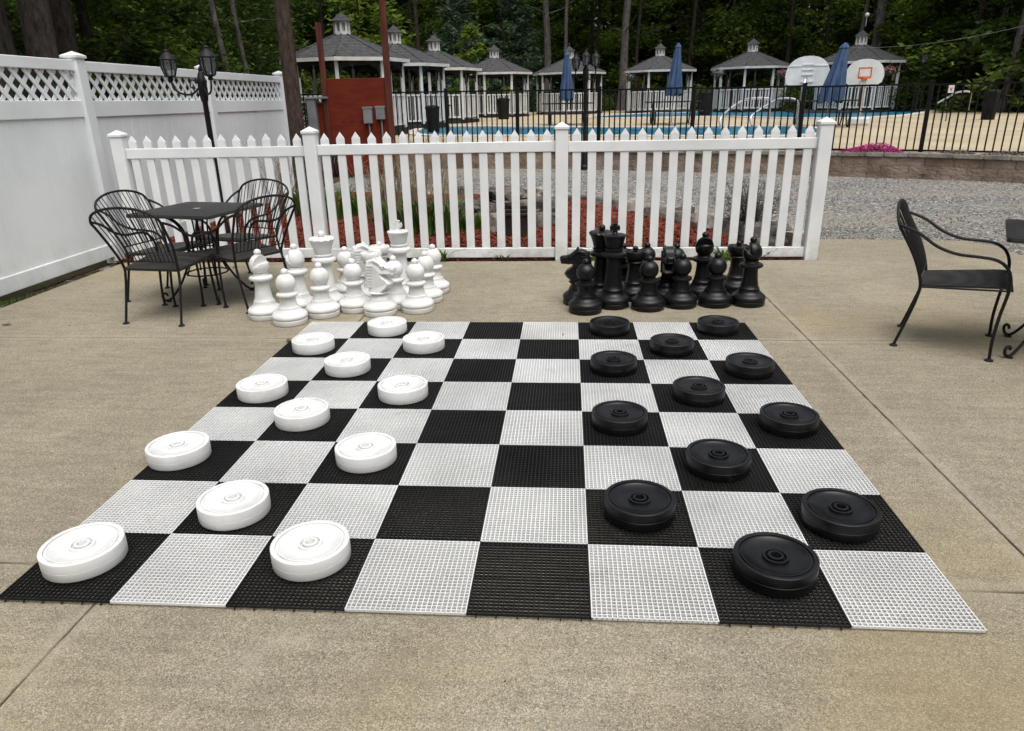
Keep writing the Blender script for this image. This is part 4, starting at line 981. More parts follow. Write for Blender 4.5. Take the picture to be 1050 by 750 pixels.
o = m.build('wood_trunks', MT['bark']); tag(o, 'mass of distant trunks inside the dark wood', 'woods', kind='stuff')

m = MB()  # leaf ring added behind the camera, out of frame, to block low sky light
def smp_b():
    a = rnd.uniform(PI*.38, PI*1.62); dd = rnd.uniform(17, 26); z = rnd.uniform(0, 11); return (Vector((CX+math.sin(a)*dd, CY+math.cos(a)*dd, z)), 1)
leaf_cloud(m, 14000, smp_b, .8)
t = thing('unseen_shade_building', 'unseen grey building added behind the viewer to shade the near patio', 'building', (1.5, -7.2, 0))  # plain building added out of frame so the near patio falls in shade
MB().box((-9, -2.5, -.1), (9, 2.5, 3.0)).build('wall', MT['trim'], t)
MB().add([(-9.4, -3, 3.0), (9.4, -3, 3.0), (9.4, 3, 3.0), (-9.4, 3, 3.0), (-9.4, 0, 4.4), (9.4, 0, 4.4)], [(0, 1, 5, 4), (2, 3, 4, 5), (0, 4, 3), (1, 2, 5), (3, 2, 1, 0)]).build('roof', MT['shingle'], t)
o = m.build('woods', MT['fol_mid']); tag(o, 'unseen mass of foliage added behind the viewer to block low sky light', 'woods', kind='stuff')
# ------------------------------------------------------------------ low hedge and shrubs behind the pavilions
def shrub_mb(rx, ry, h, n, size):
    m = MB()
    def smp():
        v = Vector((rnd.gauss(0, 1), rnd.gauss(0, 1), rnd.gauss(0, 1))).normalized()*rnd.uniform(.55, 1.05)
        return (Vector((v.x*rx, v.y*ry, max(.02, h*.5+v.z*h*.5))), 1)
    leaf_cloud(m, n, smp, size)
    for k in range(5):
        a = rnd.uniform(0, 6.28); m.tube([(0, 0, -.1), (rx*.5*math.cos(a), ry*.5*math.sin(a), h*.6)], .02, 4)
    return m
sh = [shrub_mb(1.3, 1.0, 1.6, 1300, .10).mesh('shrub', MT['shrub']), shrub_mb(1.0, .9, 1.2, 1100, .09).mesh('shrub', MT['shrub']), shrub_mb(1.2, 1.0, 1.5, 1200, .10).mesh('shrub', MT['fol_mid'])]
for k, (px_, dd) in enumerate([(430, 31), (447, 34), (462, 40), (480, 44), (500, 44), (520, 45), (545, 46), (565, 45), (617, 44), (628, 46), (645, 46), (715, 44), (722, 46), (735, 44), (808, 40), (822, 42), (838, 42), (925, 38), (845, 40), (300, 22), (303, 25), (312, 27), (600, 46)]):
    g_ = loose(px_, dd); o = bpy.data.objects.new('shrub', sh[k % 3]); C.objects.link(o); o.location = (g_[0], g_[1], zd(min(g_[1], 40))-.05); o.rotation_euler = (0, 0, k); s_ = rnd.uniform(.7, 1.1); o.scale = (s_, s_, s_*(.45 if k in (22, 23) else .9))
    tag(o, 'low dark green shrub planted behind the white pavilions', 'shrub', 'shrubs behind the white pavilions')
o.select_set(False)

# ------------------------------------------------------------------ pavilions (gazebos)
def make_gazebo(label, group):
    t = thing('pavilion', label, 'pavilion', (0, 0, 0), 0, group); n = 8; R_ = 1.70; Re = 1.93; zf = .14; ze = 2.08; za = 2.88
    def ring(r, z, off=PI/8): return [(r*math.cos(off+2*PI*i/n), r*math.sin(off+2*PI*i/n), z) for i in range(n)]
    MB().prism([(x, y) for x, y, _ in ring(R_+.08, 0)], -.25, zf).build('floor', MT['dark'], t)
    c = ring(R_, 0)
    for i in range(n):
        x, y, _ = c[i]; Rm = Matrix.Translation((x, y, 0)) @ Matrix.Rotation(PI/8+2*PI*i/n, 4, 'Z')
        m = MB(); m.bbox((-.05, -.05, zf), (.05, .05, ze), .005, Rm)
        m.build('post', MT['wpaint'], t)
    for i in range(n):
        if i == 5: continue
        a = Vector(c[i]); b = Vector(c[(i+1) % n]); d = b-a; L_ = d.length; Rm = Matrix.Translation(a) @ Matrix.Rotation(math.atan2(d.y, d.x), 4, 'Z'); m = MB()
        m.box((.05, -.03, zf+.94), (L_-.05, .03, zf+1.0), Rm); m.box((.05, -.025, zf+.08), (L_-.05, .025, zf+.14), Rm)
        k = 9
        for j in range(k): x = .05+(L_-.1)*(j+.5)/k; m.box((x-.031, -.012, zf+.14), (x+.031, .012, zf+.94), Rm)
        m.build('railing', MT['wpaint'], t)
    # brackets and beam
    m = MB()
    for i in range(n):
        a = Vector(c[i]); b = Vector(c[(i+1) % n]); d = b-a; L_ = d.length; Rm = Matrix.Translation(a) @ Matrix.Rotation(math.atan2(d.y, d.x), 4, 'Z')
        m.box((0, -.04, ze-.12), (L_, .04, ze+.0), Rm)
        for s_, x0 in ((1, .05), (-1, L_-.05)): m.add([(x0, -.02, ze-.12), (x0+s_*.34, -.02, ze-.12), (x0+s_*.10, -.02, ze-.22), (x0, -.02, ze-.46), (x0, .02, ze-.12), (x0+s_*.34, .02, ze-.12), (x0+s_*.10, .02, ze-.22), (x0, .02, ze-.46)], [(0, 1, 2, 3), (7, 6, 5, 4), (0, 4, 5, 1), (1, 5, 6, 2), (2, 6, 7, 3), (3, 7, 4, 0)], False, Rm)
    m.build('brackets', MT['dark'], t)
    # roof
    m = MB(); e = ring(Re, ze+.10); e2 = ring(Re, ze-.02); tp = ring(.24, za)
    m.add(e+tp, [(i, (i+1) % n, n+(i+1) % n, n+i) for i in range(n)]); m.add(e, [tuple(range(n))[::-1]])
    for i in range(n): m.tube([e[i], tp[i]], .03, 5)
    roof = m.build('roof', MT['shingle'], t)
    m = MB(); o1 = ring(Re+.02, ze+.085); o2 = ring(Re+.02, ze-.02); i1 = ring(Re-.03, ze+.085); i2 = ring(Re-.03, ze-.02)
    m.add(o1+o2+i1+i2, [(i, (i+1) % n, n+(i+1) % n, n+i)[::-1] for i in range(n)]+[(n+i, n+(i+1) % n, 3*n+(i+1) % n, 3*n+i)[::-1] for i in range(n)]+[(2*n+i, 2*n+(i+1) % n, 3*n+(i+1) % n, 3*n+i) for i in range(n)]); m.build('fascia', MT['trim'], roof)
    # cupola
    m = MB(); m.prism([(x, y) for x, y, _ in ring(.25, 0)], za-.06, za+.08); cu = ring(.21, 0)
    for x, y, _ in cu: m.box((x-.03, y-.03, za+.08), (x+.03, y+.03, za+.33))
    m.prism([(x, y) for x, y, _ in ring(.25, 0)], za+.33, za+.37); cup = m.build('cupola', MT['wpaint'], roof)
    # a third level is the deepest allowed, so the little roof hangs on the roof itself
    MB().prism([(x, y) for x, y, _ in ring(.15, 0)], za+.08, za+.33).build('cupola_core', MT['trim'], roof)
    m = MB(); a_ = ring(.34, za+.37); m.add(a_+ring(.13, za+.53)+ring(.03, za+.62), [(i, (i+1) % n, n+(i+1) % n, n+i) for i in range(n)]+[(n+i, n+(i+1) % n, 2*n+(i+1) % n, 2*n+i) for i in range(n)]+[tuple(range(n))[::-1]]); m.lathe([(.03, za+.6), (.02, za+.68), (.035, za+.71), (.004, za+.80)], 8); m.build('cupola_roof', MT['shingle'], roof)
    return t
gp = 'white pavilions with grey roofs around the pool'
gz_l = [(-5.03, 21.39, 'nearest pavilion, its grey roof behind the red service board'), (-4.43, 25.67, 'second pavilion from the left, its cupola just right of the tall red post'),
 (-3.81, 30.18, 'third pavilion from the left, partly behind the second one'), (-1.97, 36.88, 'fourth pavilion from the left, in front of the bright green sapling'),
 (1.76, 39.35, 'fifth pavilion, behind the first closed blue umbrella and three lantern post'), (6.44, 39.08, 'sixth pavilion, behind the second closed blue umbrella'),
 (10.71, 37.32, 'seventh pavilion, standing alone left of the blank backboard'), (14.54, 33.8, 'rightmost pavilion, behind the third umbrella, with a white globe on its roof')]
gz0 = make_gazebo(gz_l[0][2], gp)
for k, (x, y, lab) in enumerate(gz_l):
    z = .50+.04*max(0, (y-21)/18)
    rot = math.atan2(y-CY, x-CX)+(.1 if k % 2 else .25)
    if k == 0: gz0.location = (x, y, z); gz0.rotation_euler = (0, 0, rot); q = gz0
    else: q = copy_tree(gz0, (x, y, z), rot, lab, gp)
    q.scale = (1.0, 1.0, .97)
o = MB().lathe([(.01, 3.55), (.012, 3.9)]+[(.09*math.sin(PI*i/8)+.001, 4.0-.09*math.cos(PI*i/8)) for i in range(9)], 12).build('globe_light', MT['wpaint']); o.location = (14.62, 33.75, .52); tag(o, 'small white globe on a rod above the rightmost pavilion', 'globe light')
# hanging flower baskets
def basket(px_, py_, dist, pet, label):
    d = rv*(px_-525)/F_-uv*(py_-375)/F_+fw; k_ = dist/math.hypot(d.x, d.y); P3 = Vector((CX, CY, CZ))+d*k_
    t = thing('hanging_basket', label, 'flower basket', tuple(P3), 0, 'hanging flower baskets on the pavilions')
    MB().lathe([(.06, -.16), (.12, -.1), (.14, -.02), (.13, 0)], 10).build('pot', MT['pot'], t)
    m = MB(); leaf_cloud(m, 160, lambda: (Vector((rnd.gauss(0, .11), rnd.gauss(0, .11), .05+rnd.gauss(0, .07))), 1), .05); m.build('leaves', MT['plant'], t)
    m = MB(); leaf_cloud(m, 130, lambda: (Vector((rnd.gauss(0, .11), rnd.gauss(0, .11), .08+rnd.gauss(0, .06))), 1), .045); m.build('blossoms', MT[pet], t)
    m = MB()
    for a in range(3): m.tube([(.13*math.cos(a*2.1), .13*math.sin(a*2.1), 0), (0, 0, .42)], .004, 4)
    m.build('hanger', MT['iron'], t)
basket(645.5, 80, 38, 'lilac', 'pale flower basket at the left post of the sixth pavilion')
basket(736.5, 77, 36, 'lilac', 'pale green flower basket at the left post of the seventh pavilion')
basket(801.5, 77, 36.5, 'pinkp', 'pink flower basket at the right post of the seventh pavilion')
basket(911.5, 73.5, 34, 'pinkp', 'pink flower basket at the right post of the rightmost pavilion')

# ------------------------------------------------------------------ pools
def pool(poly, name):
    c = Vector((sum(p_[0] for p_ in poly)/len(poly), sum(p_[1] for p_ in poly)/len(poly)))
    P3 = [Vector((x, y)) for x, y in poly]; n = len(P3); sm_ = []
    for i in range(n):
        a, b, c_, d = P3[i-1], P3[i], P3[(i+1) % n], P3[(i+2) % n]
        for k in range(4): t = k/4; sm_.append(.5*((2*b)+(c_-a)*t+(2*a-5*b+4*c_-d)*t*t+(-a+3*b-3*c_+d)*t**3))
    P3 = sm_
    m = MB(); m.add([(p_.x, p_.y, zd(p_.y)+.012) for p_ in P3], [tuple(range(len(P3)))]); struct(m.build(name, MT['water']))
    m = MB(); k = len(P3); inn = []; out = []
    for i in range(k):
        t = (P3[(i+1) % k]-P3[i-1]).normalized(); nn = Vector((t.y, -t.x)); nn = nn if nn.dot(P3[i]-c) > 0 else -nn
        inn.append(P3[i]); out.append(P3[i]+nn*.32)
    V = [(p_.x, p_.y, zd(p_.y)+.045) for p_ in inn]+[(p_.x, p_.y, zd(p_.y)+.045) for p_ in out]+[(p_.x, p_.y, zd(p_.y)+.0) for p_ in inn]+[(p_.x, p_.y, zd(p_.y)) for p_ in out]
    Fc = []
    for i in range(k): j = (i+1) % k; Fc += [(i, j, k+j, k+i), (2*k+i, 2*k+j, j, i), (k+i, k+j, 3*k+j, 3*k+i)]
    m.add(V, Fc); struct(m.build(name+'_coping', MT['coping']))
pool([(-2.4, 20.3), (-3.2, 23.2), (-2.9, 25.6), (.5, 24.2), (3.49, 22.7), (8.1, 21.65), (8.4, 19.0), (6.97, 17.2), (3.17, 18.4), (.3, 19.3)], 'pool_water')
pool([(2.51, 31.66), (4.53, 35.6), (7.17, 37.0), (11.09, 38.0), (13.73, 36.4), (16.51, 34.9), (17.41, 33.0), (15.4, 29.6), (13.3, 27.4), (11.0, 27.0), (9.64, 28.4), (8.19, 30.6), (6.08, 31.0)], 'pool_water')

# ------------------------------------------------------------------ picnic tables with closed umbrellas
def picnic(label, loc, rz):
    t = thing('picnic_table', label, 'picnic table', loc, rz, 'grey picnic tables by the pool'); G = MT['tablegrey']
    m = MB()
    for i in range(5): m.bbox((-.92, -.36+i*.146, .71), (.92, -.36+i*.146+.136, .75), .006)
    m.build('tabletop', G, t)
    for s in (-1, 1): MB().bbox((-.92, s*.74-.13, .41), (.92, s*.74+.13, .45), .006).build('bench', G, t)
    for x in (-.65, .65): MB().tube(smooth_curve([(x, -.75, .40), (x, -.70, .05), (x, -.5, .02), (x, -.28, .3), (x, -.22, .69)], 4), .022, 6).tube(smooth_curve([(x, .75, .40), (x, .70, .05), (x, .5, .02), (x, .28, .3), (x, .22, .69)], 4), .022, 6).tube([(x, -.75, .40), (x, .75, .40)], .022, 6).build('frame', MT['iron'], t)
    return t
def umbrella(label, loc, h, lean=(0, 0), wide=.22):
    t = thing('closed_umbrella', label, 'umbrella', loc, 0, 'closed blue umbrellas on the picnic tables')
    MB().tube([(0, 0, 0), (lean[0], lean[1], h)], .022, 8).lathe([(.2, 0), (.2, .05), (.05, .08)], 14).build('pole', MT['greybox'], t)
    n = 40; V = []; prof = [(1.0, .0), (.98, .12), (.90, .25), (.74, .45), (.58, .65), (.44, .82), (.36, .90), (.42, .91), (.30, .955), (.12, .99), (.01, 1.0)]; z0 = h-1.55
    for r_, u in prof:
        for i in range(n):
            a = 2*PI*i/n; rr = wide*r_*(1+.20*math.sin(a*8)*(1-u*.6)); z = z0+u*1.58+(.05*math.sin(a*8+1) if u == 0 else 0)
            V.append((rr*math.cos(a)+lean[0]*z/h, rr*math.sin(a)+lean[1]*z/h, z))
    Fc = [(j*n+i, j*n+(i+1) % n, (j+1)*n+(i+1) % n, (j+1)*n+i) for j in range(len(prof)-1) for i in range(n)]
    MB().add(V, Fc, True).build('canopy', MT['blue'], t); return t
ta = picnic('grey picnic table under the left closed blue umbrella', (1.7, 25.9, zd(26)+.0), D2(5))
picnic('grey picnic table under the middle closed blue umbrella', (5.3, 24.9, zd(25)), D2(0))
picnic('grey picnic table at right, between the two basketball backboards', (9.25, 21.6, zd(21)), D2(-8))
umbrella('closed blue umbrella left of the three lantern post', (1.66, 25.5, zd(25)), 2.42)
umbrella('closed blue umbrella in front of the sixth pavilion', (5.16, 24.0, zd(25)), 2.50, (.10, 0), .24)
umbrella('closed blue umbrella leaning right between the two basketball backboards', (9.22, 21.2, zd(21)), 2.25, (.33, 0), .32)

# ------------------------------------------------------------------ basketball hoops
def backboard(label, loc, rz, W_, H_, rear):
    t = thing('basketball_hoop', label, 'basketball hoop', loc, rz)
    m = MB(); pts = []
    for i in range(21):
        a = PI*i/20; x = math.cos(a); z = math.sin(a); pts.append((W_/2*(abs(x)**.85)*(1 if x > 0 else -1), H_*.30+H_*.70*(z**.9)))
    pts = [(W_*.38, 0), (W_*.46, H_*.08)]+pts+[(-W_*.46, H_*.08), (-W_*.38, 0)]; z0 = loc[3] if len(loc) > 3 else 1.15
    Rm = Matrix.Translation((0, 0, z0)) @ Matrix.Rotation(PI/2, 4, 'X')
    m.prism(pts, -.02, .02, Rm); b = m.build('backboard', MT['bbwhite'], t)
    return t, b, z0
t, b, z0 = backboard('blank white fan shaped backboard seen from behind on a steel pole', (8.93, 22.3, zd(22)), D2(-15), 1.26, .84, True)
b.location = (0, 0, .0)
m = MB()
for zz in (.30, .44, .58): m.box((-.16, -.045, z0+zz), (.16, -.021, z0+zz+.03))
m.box((-.55, -.035, z0+.55), (.55, -.0205, z0+.575)); m.box((-.18, -.05, z0+.10), (.18, -.021, z0+.14)); m.build('rear_ribs', MT['bbwhite'], t)
MB().tube(smooth_curve([(-.02, -.05, z0+.22), (-.06, -.3, z0+.16), (-.10, -.42, z0-.05), (-.12, -.45, z0-.5), (-.12, -.45, 0)], 5), .045, 8).build('pole', MT['chrome'], t)
t, b, z0 = backboard('white backboard with an orange square and rim facing the camera', (10.42, 21.8, zd(22)), D2(-22), 1.05, .70, False)
m = MB(); q = (.16, .30, .60, .022)
z1, z2 = z0+.19, z0+.44
m.box((-.17, -.028, z2), (.19, -.0205, z2+.03)); m.box((-.17, -.028, z1), (.19, -.0205, z1+.03)); m.box((-.17, -.028, z1+.03), (-.14, -.0205, z2)); m.box((.16, -.028, z1+.03), (.19, -.0205, z2)); m.build('orange_square', MT['oak'], b)
m = MB(); m.tube([(.01+.17*math.cos(2*PI*i/20), -.24+.17*math.sin(2*PI*i/20), z0+.17) for i in range(20)], .014, 6, True); m.box((-.07, -.09, z0+.13), (.09, -.021, z0+.18)); m.build('rim', MT['oak'], b)
MB().tube(smooth_curve([(.0, .03, z0+.2), (.0, .25, z0-.1), (.0, .4, z0-.5), (.0, .45, 0)], 5), .05, 8).build('pole', MT['chrome'], t)
m = MB(); m.bbox((-.3, .1, 0), (.3, .9, .22), .05); m.build('weighted_base', MT['bbwhite'], t)

# ------------------------------------------------------------------ pool handrails
def rail(label, pix, Y, z_=None):
    pts = []
    for px_, py_, dist in pix:
        d = rv*(px_-525)/F_-uv*(py_-375)/F_+fw; k_ = dist/math.hypot(d.x, d.y); pts.append(Vector((CX, CY, CZ))+d*k_)
    org = Vector((pts[-1].x, pts[-1].y, zd(pts[-1].y))); o = MB().tube([p_-org for p_ in smooth_curve(pts, 5)], .028, 8).build('pool_handrail', MT['chrome']); o.location = org
    return tag(o, label, 'handrail', 'steel handrails at the pool')
rail('left of the two steel pool handrails in front of the seventh pavilion', [(739.5, 131, 19.2), (738.5, 122, 19.4), (748, 112, 19.5), (760, 104, 19.6), (769, 101.5, 19.6), (783, 101, 19.6), (789.5, 104, 19.6), (788, 122, 19.6), (786, 137, 19.6)], 0)
rail('right steel pool handrail, just left of the blank backboard', [(771, 129, 21.2), (770, 120, 21.4), (780, 112, 21.5), (793, 104, 21.6), (800, 101.5, 21.6), (812, 101.5, 21.6), (818, 105, 21.6), (817.5, 118, 21.6), (817, 128, 21.6)], 0)
rail('white stair handrail at the right end of the pool', [(960, 106.5, 28), (972, 100, 28), (982, 94.8, 28), (995, 94.8, 28), (994, 105, 28), (992.5, 113.5, 28)], 0)

# ------------------------------------------------------------------ bins, signs, far fence
def bin_(label, px_, dd, w_=.26, h_=.95):
    g_ = loose(px_, dd); t = thing('litter_bin', label, 'litter bin', (g_[0], g_[1], zd(g_[1])), 0, 'dark litter bins by the pool')
    MB().lathe([(w_*.86, 0), (w_*.88, .03), (w_, h_*.88), (w_*1.06, h_*.89), (w_*1.06, h_*.93)], 16).build('body', MT['bin'], t); MB().lathe([(w_*1.08, h_*.93), (w_*1.05, h_*.97), (w_*.6, h_*1.02), (.01, h_*1.03)], 16).build('lid', MT['bin'], t)
bin_('dark litter bin in front of the second pavilion', 441.5, 24.2, .22, .80); bin_('dark litter bin in front of the fourth pavilion', 515.5, 34.5, .28, .9); bin_('dark litter bin left of the seventh pavilion', 724.5, 34, .3, 1.0); bin_('dark litter bin below the trunks near the right edge', 1021, 29, .22, .9)
ff = thing('far_iron_fence', 'black iron fence along the far side of the pool deck in front of the wood', 'fence')
fpts = [(-7, 44.5), (0, 45.2), (7, 44), (13, 40.5), (18.3, 35.8), (23.5, 33.5), (30, 30)]
for i in range(len(fpts)-1):
    A = Vector((*fpts[i], 0)); B = Vector((*fpts[i+1], 0)); d = B-A; L_ = d.length; Rm = Matrix.Translation(A) @ Matrix.Rotation(math.atan2(d.y, d.x), 4, 'Z'); m = MB(); z = zd(40)-.05
    for z0_ in (.12, 1.17): m.box((0, -.02, z+z0_), (L_, .02, z+z0_+.05), Rm)
    n = int(L_/.14)
    for k in range(n): x = L_*k/n; m.box((x-.012, -.012, z), (x+.012, .012, z+1.19), Rm)
    m.build('picket_panel', MT['ironf'], ff)
    MB().box((-.04, -.04, z-.1), (.04, .04, z+1.3), Rm).build('post', MT['ironf'], ff)
d = rv*(975.5-525)/F_-uv*(91.5-375)/F_+fw; k_ = 27.5/math.hypot(d.x, d.y); P3 = Vector((CX, CY, CZ))+d*k_
t = thing('pool_sign', 'small white sign with a red mark near the far stair rail', 'sign', tuple(P3), D2(-28))
b = MB().bbox((-.08, -.012, -.11), (.08, .012, .11), .004).build('board', MT['signw'], t); m = MB(); m.box((-.045, -.016, .02), (.045, -.0125, .035)); m.box((-.02, -.016, -.05), (.02, -.0125, .01)); m.build('red_mark', MT['signr'], b)
MB().tube([(0, .02, -.95), (0, .02, .1)], .015, 6).build('stake', MT['ironf'], t)
# dark cabins far right behind the far fence
t = thing('far_shed', 'low dim shed roof among the trees at far right', 'shed', (24.5, 38.5, .5), D2(-30))
MB().bbox((-2.6, -1.5, -.5), (2.6, 1.5, 1.15), .03).build('wall', MT['dark'], t)
m = MB(); m.add([(-2.9, -1.8, 1.12), (2.9, -1.8, 1.12), (2.9, 1.8, 1.12), (-2.9, 1.8, 1.12), (-2.9, 0, 1.75), (2.9, 0, 1.75)], [(0, 1, 5, 4), (2, 3, 4, 5), (0, 4, 3), (1, 2, 5), (3, 2, 1, 0)]); m.build('roof', MT['cap'], t)
# overhead wires
def wire(label, a, b, dist1, dist2, sag, r_=.02):
    P2 = []
    for (px_, py_), dd in ((a, dist1), (b, dist2)):
        d = rv*(px_-525)/F_-uv*(py_-375)/F_+fw; k_ = dd/math.hypot(d.x, d.y); P2.append(Vector((CX, CY, CZ))+d*k_)
    pts = [P2[0].lerp(P2[1], i/20)-Vector((0, 0, sag*4*(i/20)*(1-i/20))) for i in range(21)]; o = MB().tube([p_-pts[0] for p_ in pts], r_, 5).build('overhead_wire', MT['greybox']); o.location = pts[0]; tag(o, label, 'wire')
wire('overhead cable sloping up to the right edge in front of the wood', (873, 49), (1080, 19), 36, 30, .25, .007)

# ------------------------------------------------------------------ flowers on the wall
def mound(label, px0, px1, pet, hgt, name='creeping_phlox'):
    A = gz(px0, 158+(.0), .38); B = gz(px1, 158, .38)
    # find points on the wall top near these columns
    def onwall(px_):
        best = None
        for i in range(800):
            s_ = AL[-1]*i/800; q, d = along(s_); n = Vector((-d.y, d.x)); n = -n if n.y > 0 else n
            P3_ = q-n*.17; v = Vector((P3_.x-CX, P3_.y-CY, .38-CZ)); zc = v.dot(fw)
            if zc <= 0: continue
            x = 525+F_*v.dot(rv)/zc
            if best is None or abs(x-px_) < best[0]: best = (abs(x-px_), P3_.copy())
        return best[1]
    a, b = onwall(px0), onwall(px1); c = (a+b)/2; L_ = (b-a).length/2; an = math.atan2(b.y-a.y, b.x-a.x)
    t = thing(name, label, 'flowers', (c.x, c.y, .375), an)
    def smp(f):
        def g():
            u = rnd.uniform(-1, 1); v = rnd.gauss(0, .4); hh = hgt*(1-abs(u)**4)*(.72+.28*math.sin(u*3.2+1.0))*max(0, 1-v*v*.8)
            return (Vector((u*L_, v*.17, max(0, hh*f*rnd.uniform(.15, 1.05)))), 1)
        return g
    m = MB(); leaf_cloud(m, int(700*L_)+80, smp(.8), .022); m.build('leaves', MT['moss'], t)
    m = MB(); leaf_cloud(m, int((7500 if pet == 'magenta' else 700)*L_)+100, smp(1.0), .014 if pet == 'magenta' else .013); m.build('blossoms', MT[pet], t)
mound('bright magenta creeping phlox mound spilling over the wall cap', 862, 928, 'magenta', .16)
mound('low green and lilac phlox on the wall cap, just right of the iron post', 960, 1000, 'lilac', .07)
mound('pale lilac phlox on the wall cap at the right edge', 1005, 1060, 'lilac', .08)
mound('pale lilac phlox on the wall behind the red board', 405, 455, 'lilac', .12)
mound('sparse green tuft on the wall cap beside the picket end post', 812, 856, 'lilac', .05)

# ------------------------------------------------------------------ rocks and plants in the bed
def rock(name, label, loc, sx, sy, sz, mat, seed, flat=False, group=None):
    bm = bmesh.new(); bmesh.ops.create_icosphere(bm, subdivisions=3, radius=1)
    for v in bm.verts:
        n_ = noise.noise(v.co*1.3+Vector((seed, 0, 0)))*.35+noise.noise(v.co*3.1+Vector((seed, 5, 0)))*.15; v.co *= 1+n_
        v.co.z = max(-.5, min(.75, v.co.z)) if not flat else max(-.45, min(.45, v.co.z*1.6)); v.co = Vector((v.co.x*sx, v.co.y*sy, (v.co.z+.45)*sz))
    me = bpy.data.meshes.new(name); bm.to_mesh(me); bm.free(); me.materials.append(mat); o = bpy.data.objects.new(name, me); C.objects.link(o); o.location = loc; o.rotation_euler = (0, 0, seed)
    return tag(o, label, 'rock', group)
edge = [(-.45, 9.6), (.15, 9.45), (.75, 9.2), (1.35, 8.9), (1.9, 8.65), (2.2, 8.15), (2.5, 7.7), (2.75, 7.15), (3.0, 6.75), (3.25, 6.4), (3.5, 6.12), (3.75, 5.8), (3.92, 5.5)]
for k, (x, y) in enumerate(edge):
    rock('edging_stone', 'rough grey stone in the edging between red mulch and gravel', (x, y, -.05), rnd.uniform(.16, .30), rnd.uniform(.12, .18), rnd.uniform(.14, .26), MT['rock'] if k % 3 else MT['rockl'], k*1.7, k % 2 == 0, 'edging stones of the mulch bed')
pile = [(.45, 6.95, .0, .32, .2, .12), (.75, 6.9, .0, .30, .2, .14), (1.05, 7.0, 0, .34, .24, .14), (.7, 7.05, .13, .34, .2, .10), (1.1, 7.05, .14, .36, .22, .11), (.95, 7.1, .25, .30, .2, .11), (1.35, 7.15, .05, .28, .2, .2), (.4, 7.2, .10, .25, .18, .12), (1.3, 6.5, .0, .25, .16, .16), (1.5, 6.6, .02, .16, .12, .12)]
for k, (x, y, z, sx, sy, sz) in enumerate(pile):
    rock('pile_rock', 'flat grey rock in the stacked rock pile behind the pickets', (x, y, .03+z), sx, sy, sz, MT['rock'], 20+k*2.3, True, 'rocks of the stacked pile behind the pickets')
rock('garden_rock', 'pale round rock beside the brown pot behind the pickets', (.93, 6.15, .03), .085, .08, .17, MT['rockl'], 50)
rock('garden_rock', 'upright pale rock in the mulch behind the white queen', (-.52, 7.0, .03), .13, .10, .34, MT['rockl'], 51)
rock('garden_rock', 'dark mossy boulder behind the last bay of pickets', (3.62, 5.5, -.02), .30, .16, .17, MT['rock'], 53)
t = thing('plant_pot', 'dark brown square plant pot standing in the red mulch behind the pickets', 'plant pot', (1.17, 5.95, .02))
m = MB(); m.add([(-.10, -.10, 0), (.10, -.10, 0), (.10, .10, 0), (-.10, .10, 0), (-.135, -.135, .24), (.135, -.135, .24), (.135, .135, .24), (-.135, .135, .24)], [(0, 1, 5, 4), (1, 2, 6, 5), (2, 3, 7, 6), (3, 0, 4, 7), (3, 2, 1, 0)]); m.build('body', MT['pot'], t)
m = MB(); 
for a in range(4): m.bbox((-.15, -.15, .235), (.15, -.118, .262), .004, Matrix.Rotation(a*PI/2, 4, 'Z') @ Matrix.Translation((0, 0, a*.0006)))
m.build('rim', MT['pot'], t); MB().box((-.13, -.13, .20), (.13, .13, .225)).build('soil', MT['dirt'], t)
def blades(n, rad, h, w_, lean=.5, mat='plant', name='leaves', parent=None, seg=5):
    m = MB()
    for _ in range(n):
        a = rnd.uniform(0, 6.28); r_ = rad*rnd.random()**.5; bx, by = r_*math.cos(a), r_*math.sin(a); hh = h*rnd.uniform(.6, 1.1); a2 = a+rnd.uniform(-.8, .8); ln = lean*rnd.uniform(.3, 1.2)*hh
        px_, py_ = -math.sin(a2), math.cos(a2); V = []
        for i in range(seg+1):
            u = i/seg; ww = w_*math.sin(PI*min(.98, .25+u*.74))*rnd.uniform(.9, 1.1); x = bx+math.cos(a2)*ln*u*u; y = by+math.sin(a2)*ln*u*u; z = hh*(u-.35*lean*u*u*u)
            V += [(x-px_*ww, y-py_*ww, z), (x+px_*ww, y+py_*ww, z+.003)]
        m.add(V, [(2*i, 2*i+1, 2*i+3, 2*i+2) for i in range(seg)])
    return m.build(name, MT[mat], parent)
def plant(label, loc, n, rad, h, w_, lean=.5, stems=0, sh_=.9, cat='plant', name='garden_plant', mat='plant', group=None):
    t = thing(name, label, cat, loc, rnd.uniform(0, 6), group)
    if n: blades(int(n*1.7) if rad > .1 else n, rad*1.25 if rad > .1 else rad, h*.85 if rad > .1 else h, w_*.8, lean, mat, 'leaves', t)
    if stems:
        m = MB()
        for _ in range(int(stems*1.6)):
            a = rnd.uniform(0, 6.28); r_ = rad*rnd.random(); p0 = Vector((r_*math.cos(a), r_*math.sin(a), 0)); tip = p0+Vector((rnd.gauss(0, .16), rnd.gauss(0, .12), sh_*rnd.uniform(.6, 1.1))); midp = (p0+tip)/2+Vector((rnd.gauss(0, .03), rnd.gauss(0, .03), .04))
            m.tube([p0, midp, tip], [.0045, .003, .0015], 4)
            for q in range(3): u = rnd.uniform(.4, .95); b0 = p0.lerp(tip, u); m.tube([b0, b0+Vector((rnd.gauss(0, .06), rnd.gauss(0, .06), .08))], .0018, 3)
        m.build('dry_stems', MT['straw'] if mat != 'twig' else MT['twig'], t)
    return t
plant('broad green leaf clump behind the pickets right of the second post', (-1.25, 7.2, .03), 46, .22, .52, .028, .5)
plant('green leaf clump just left of the second fence post', (-1.55, 7.4, .03), 34, .18, .55, .026, .5)
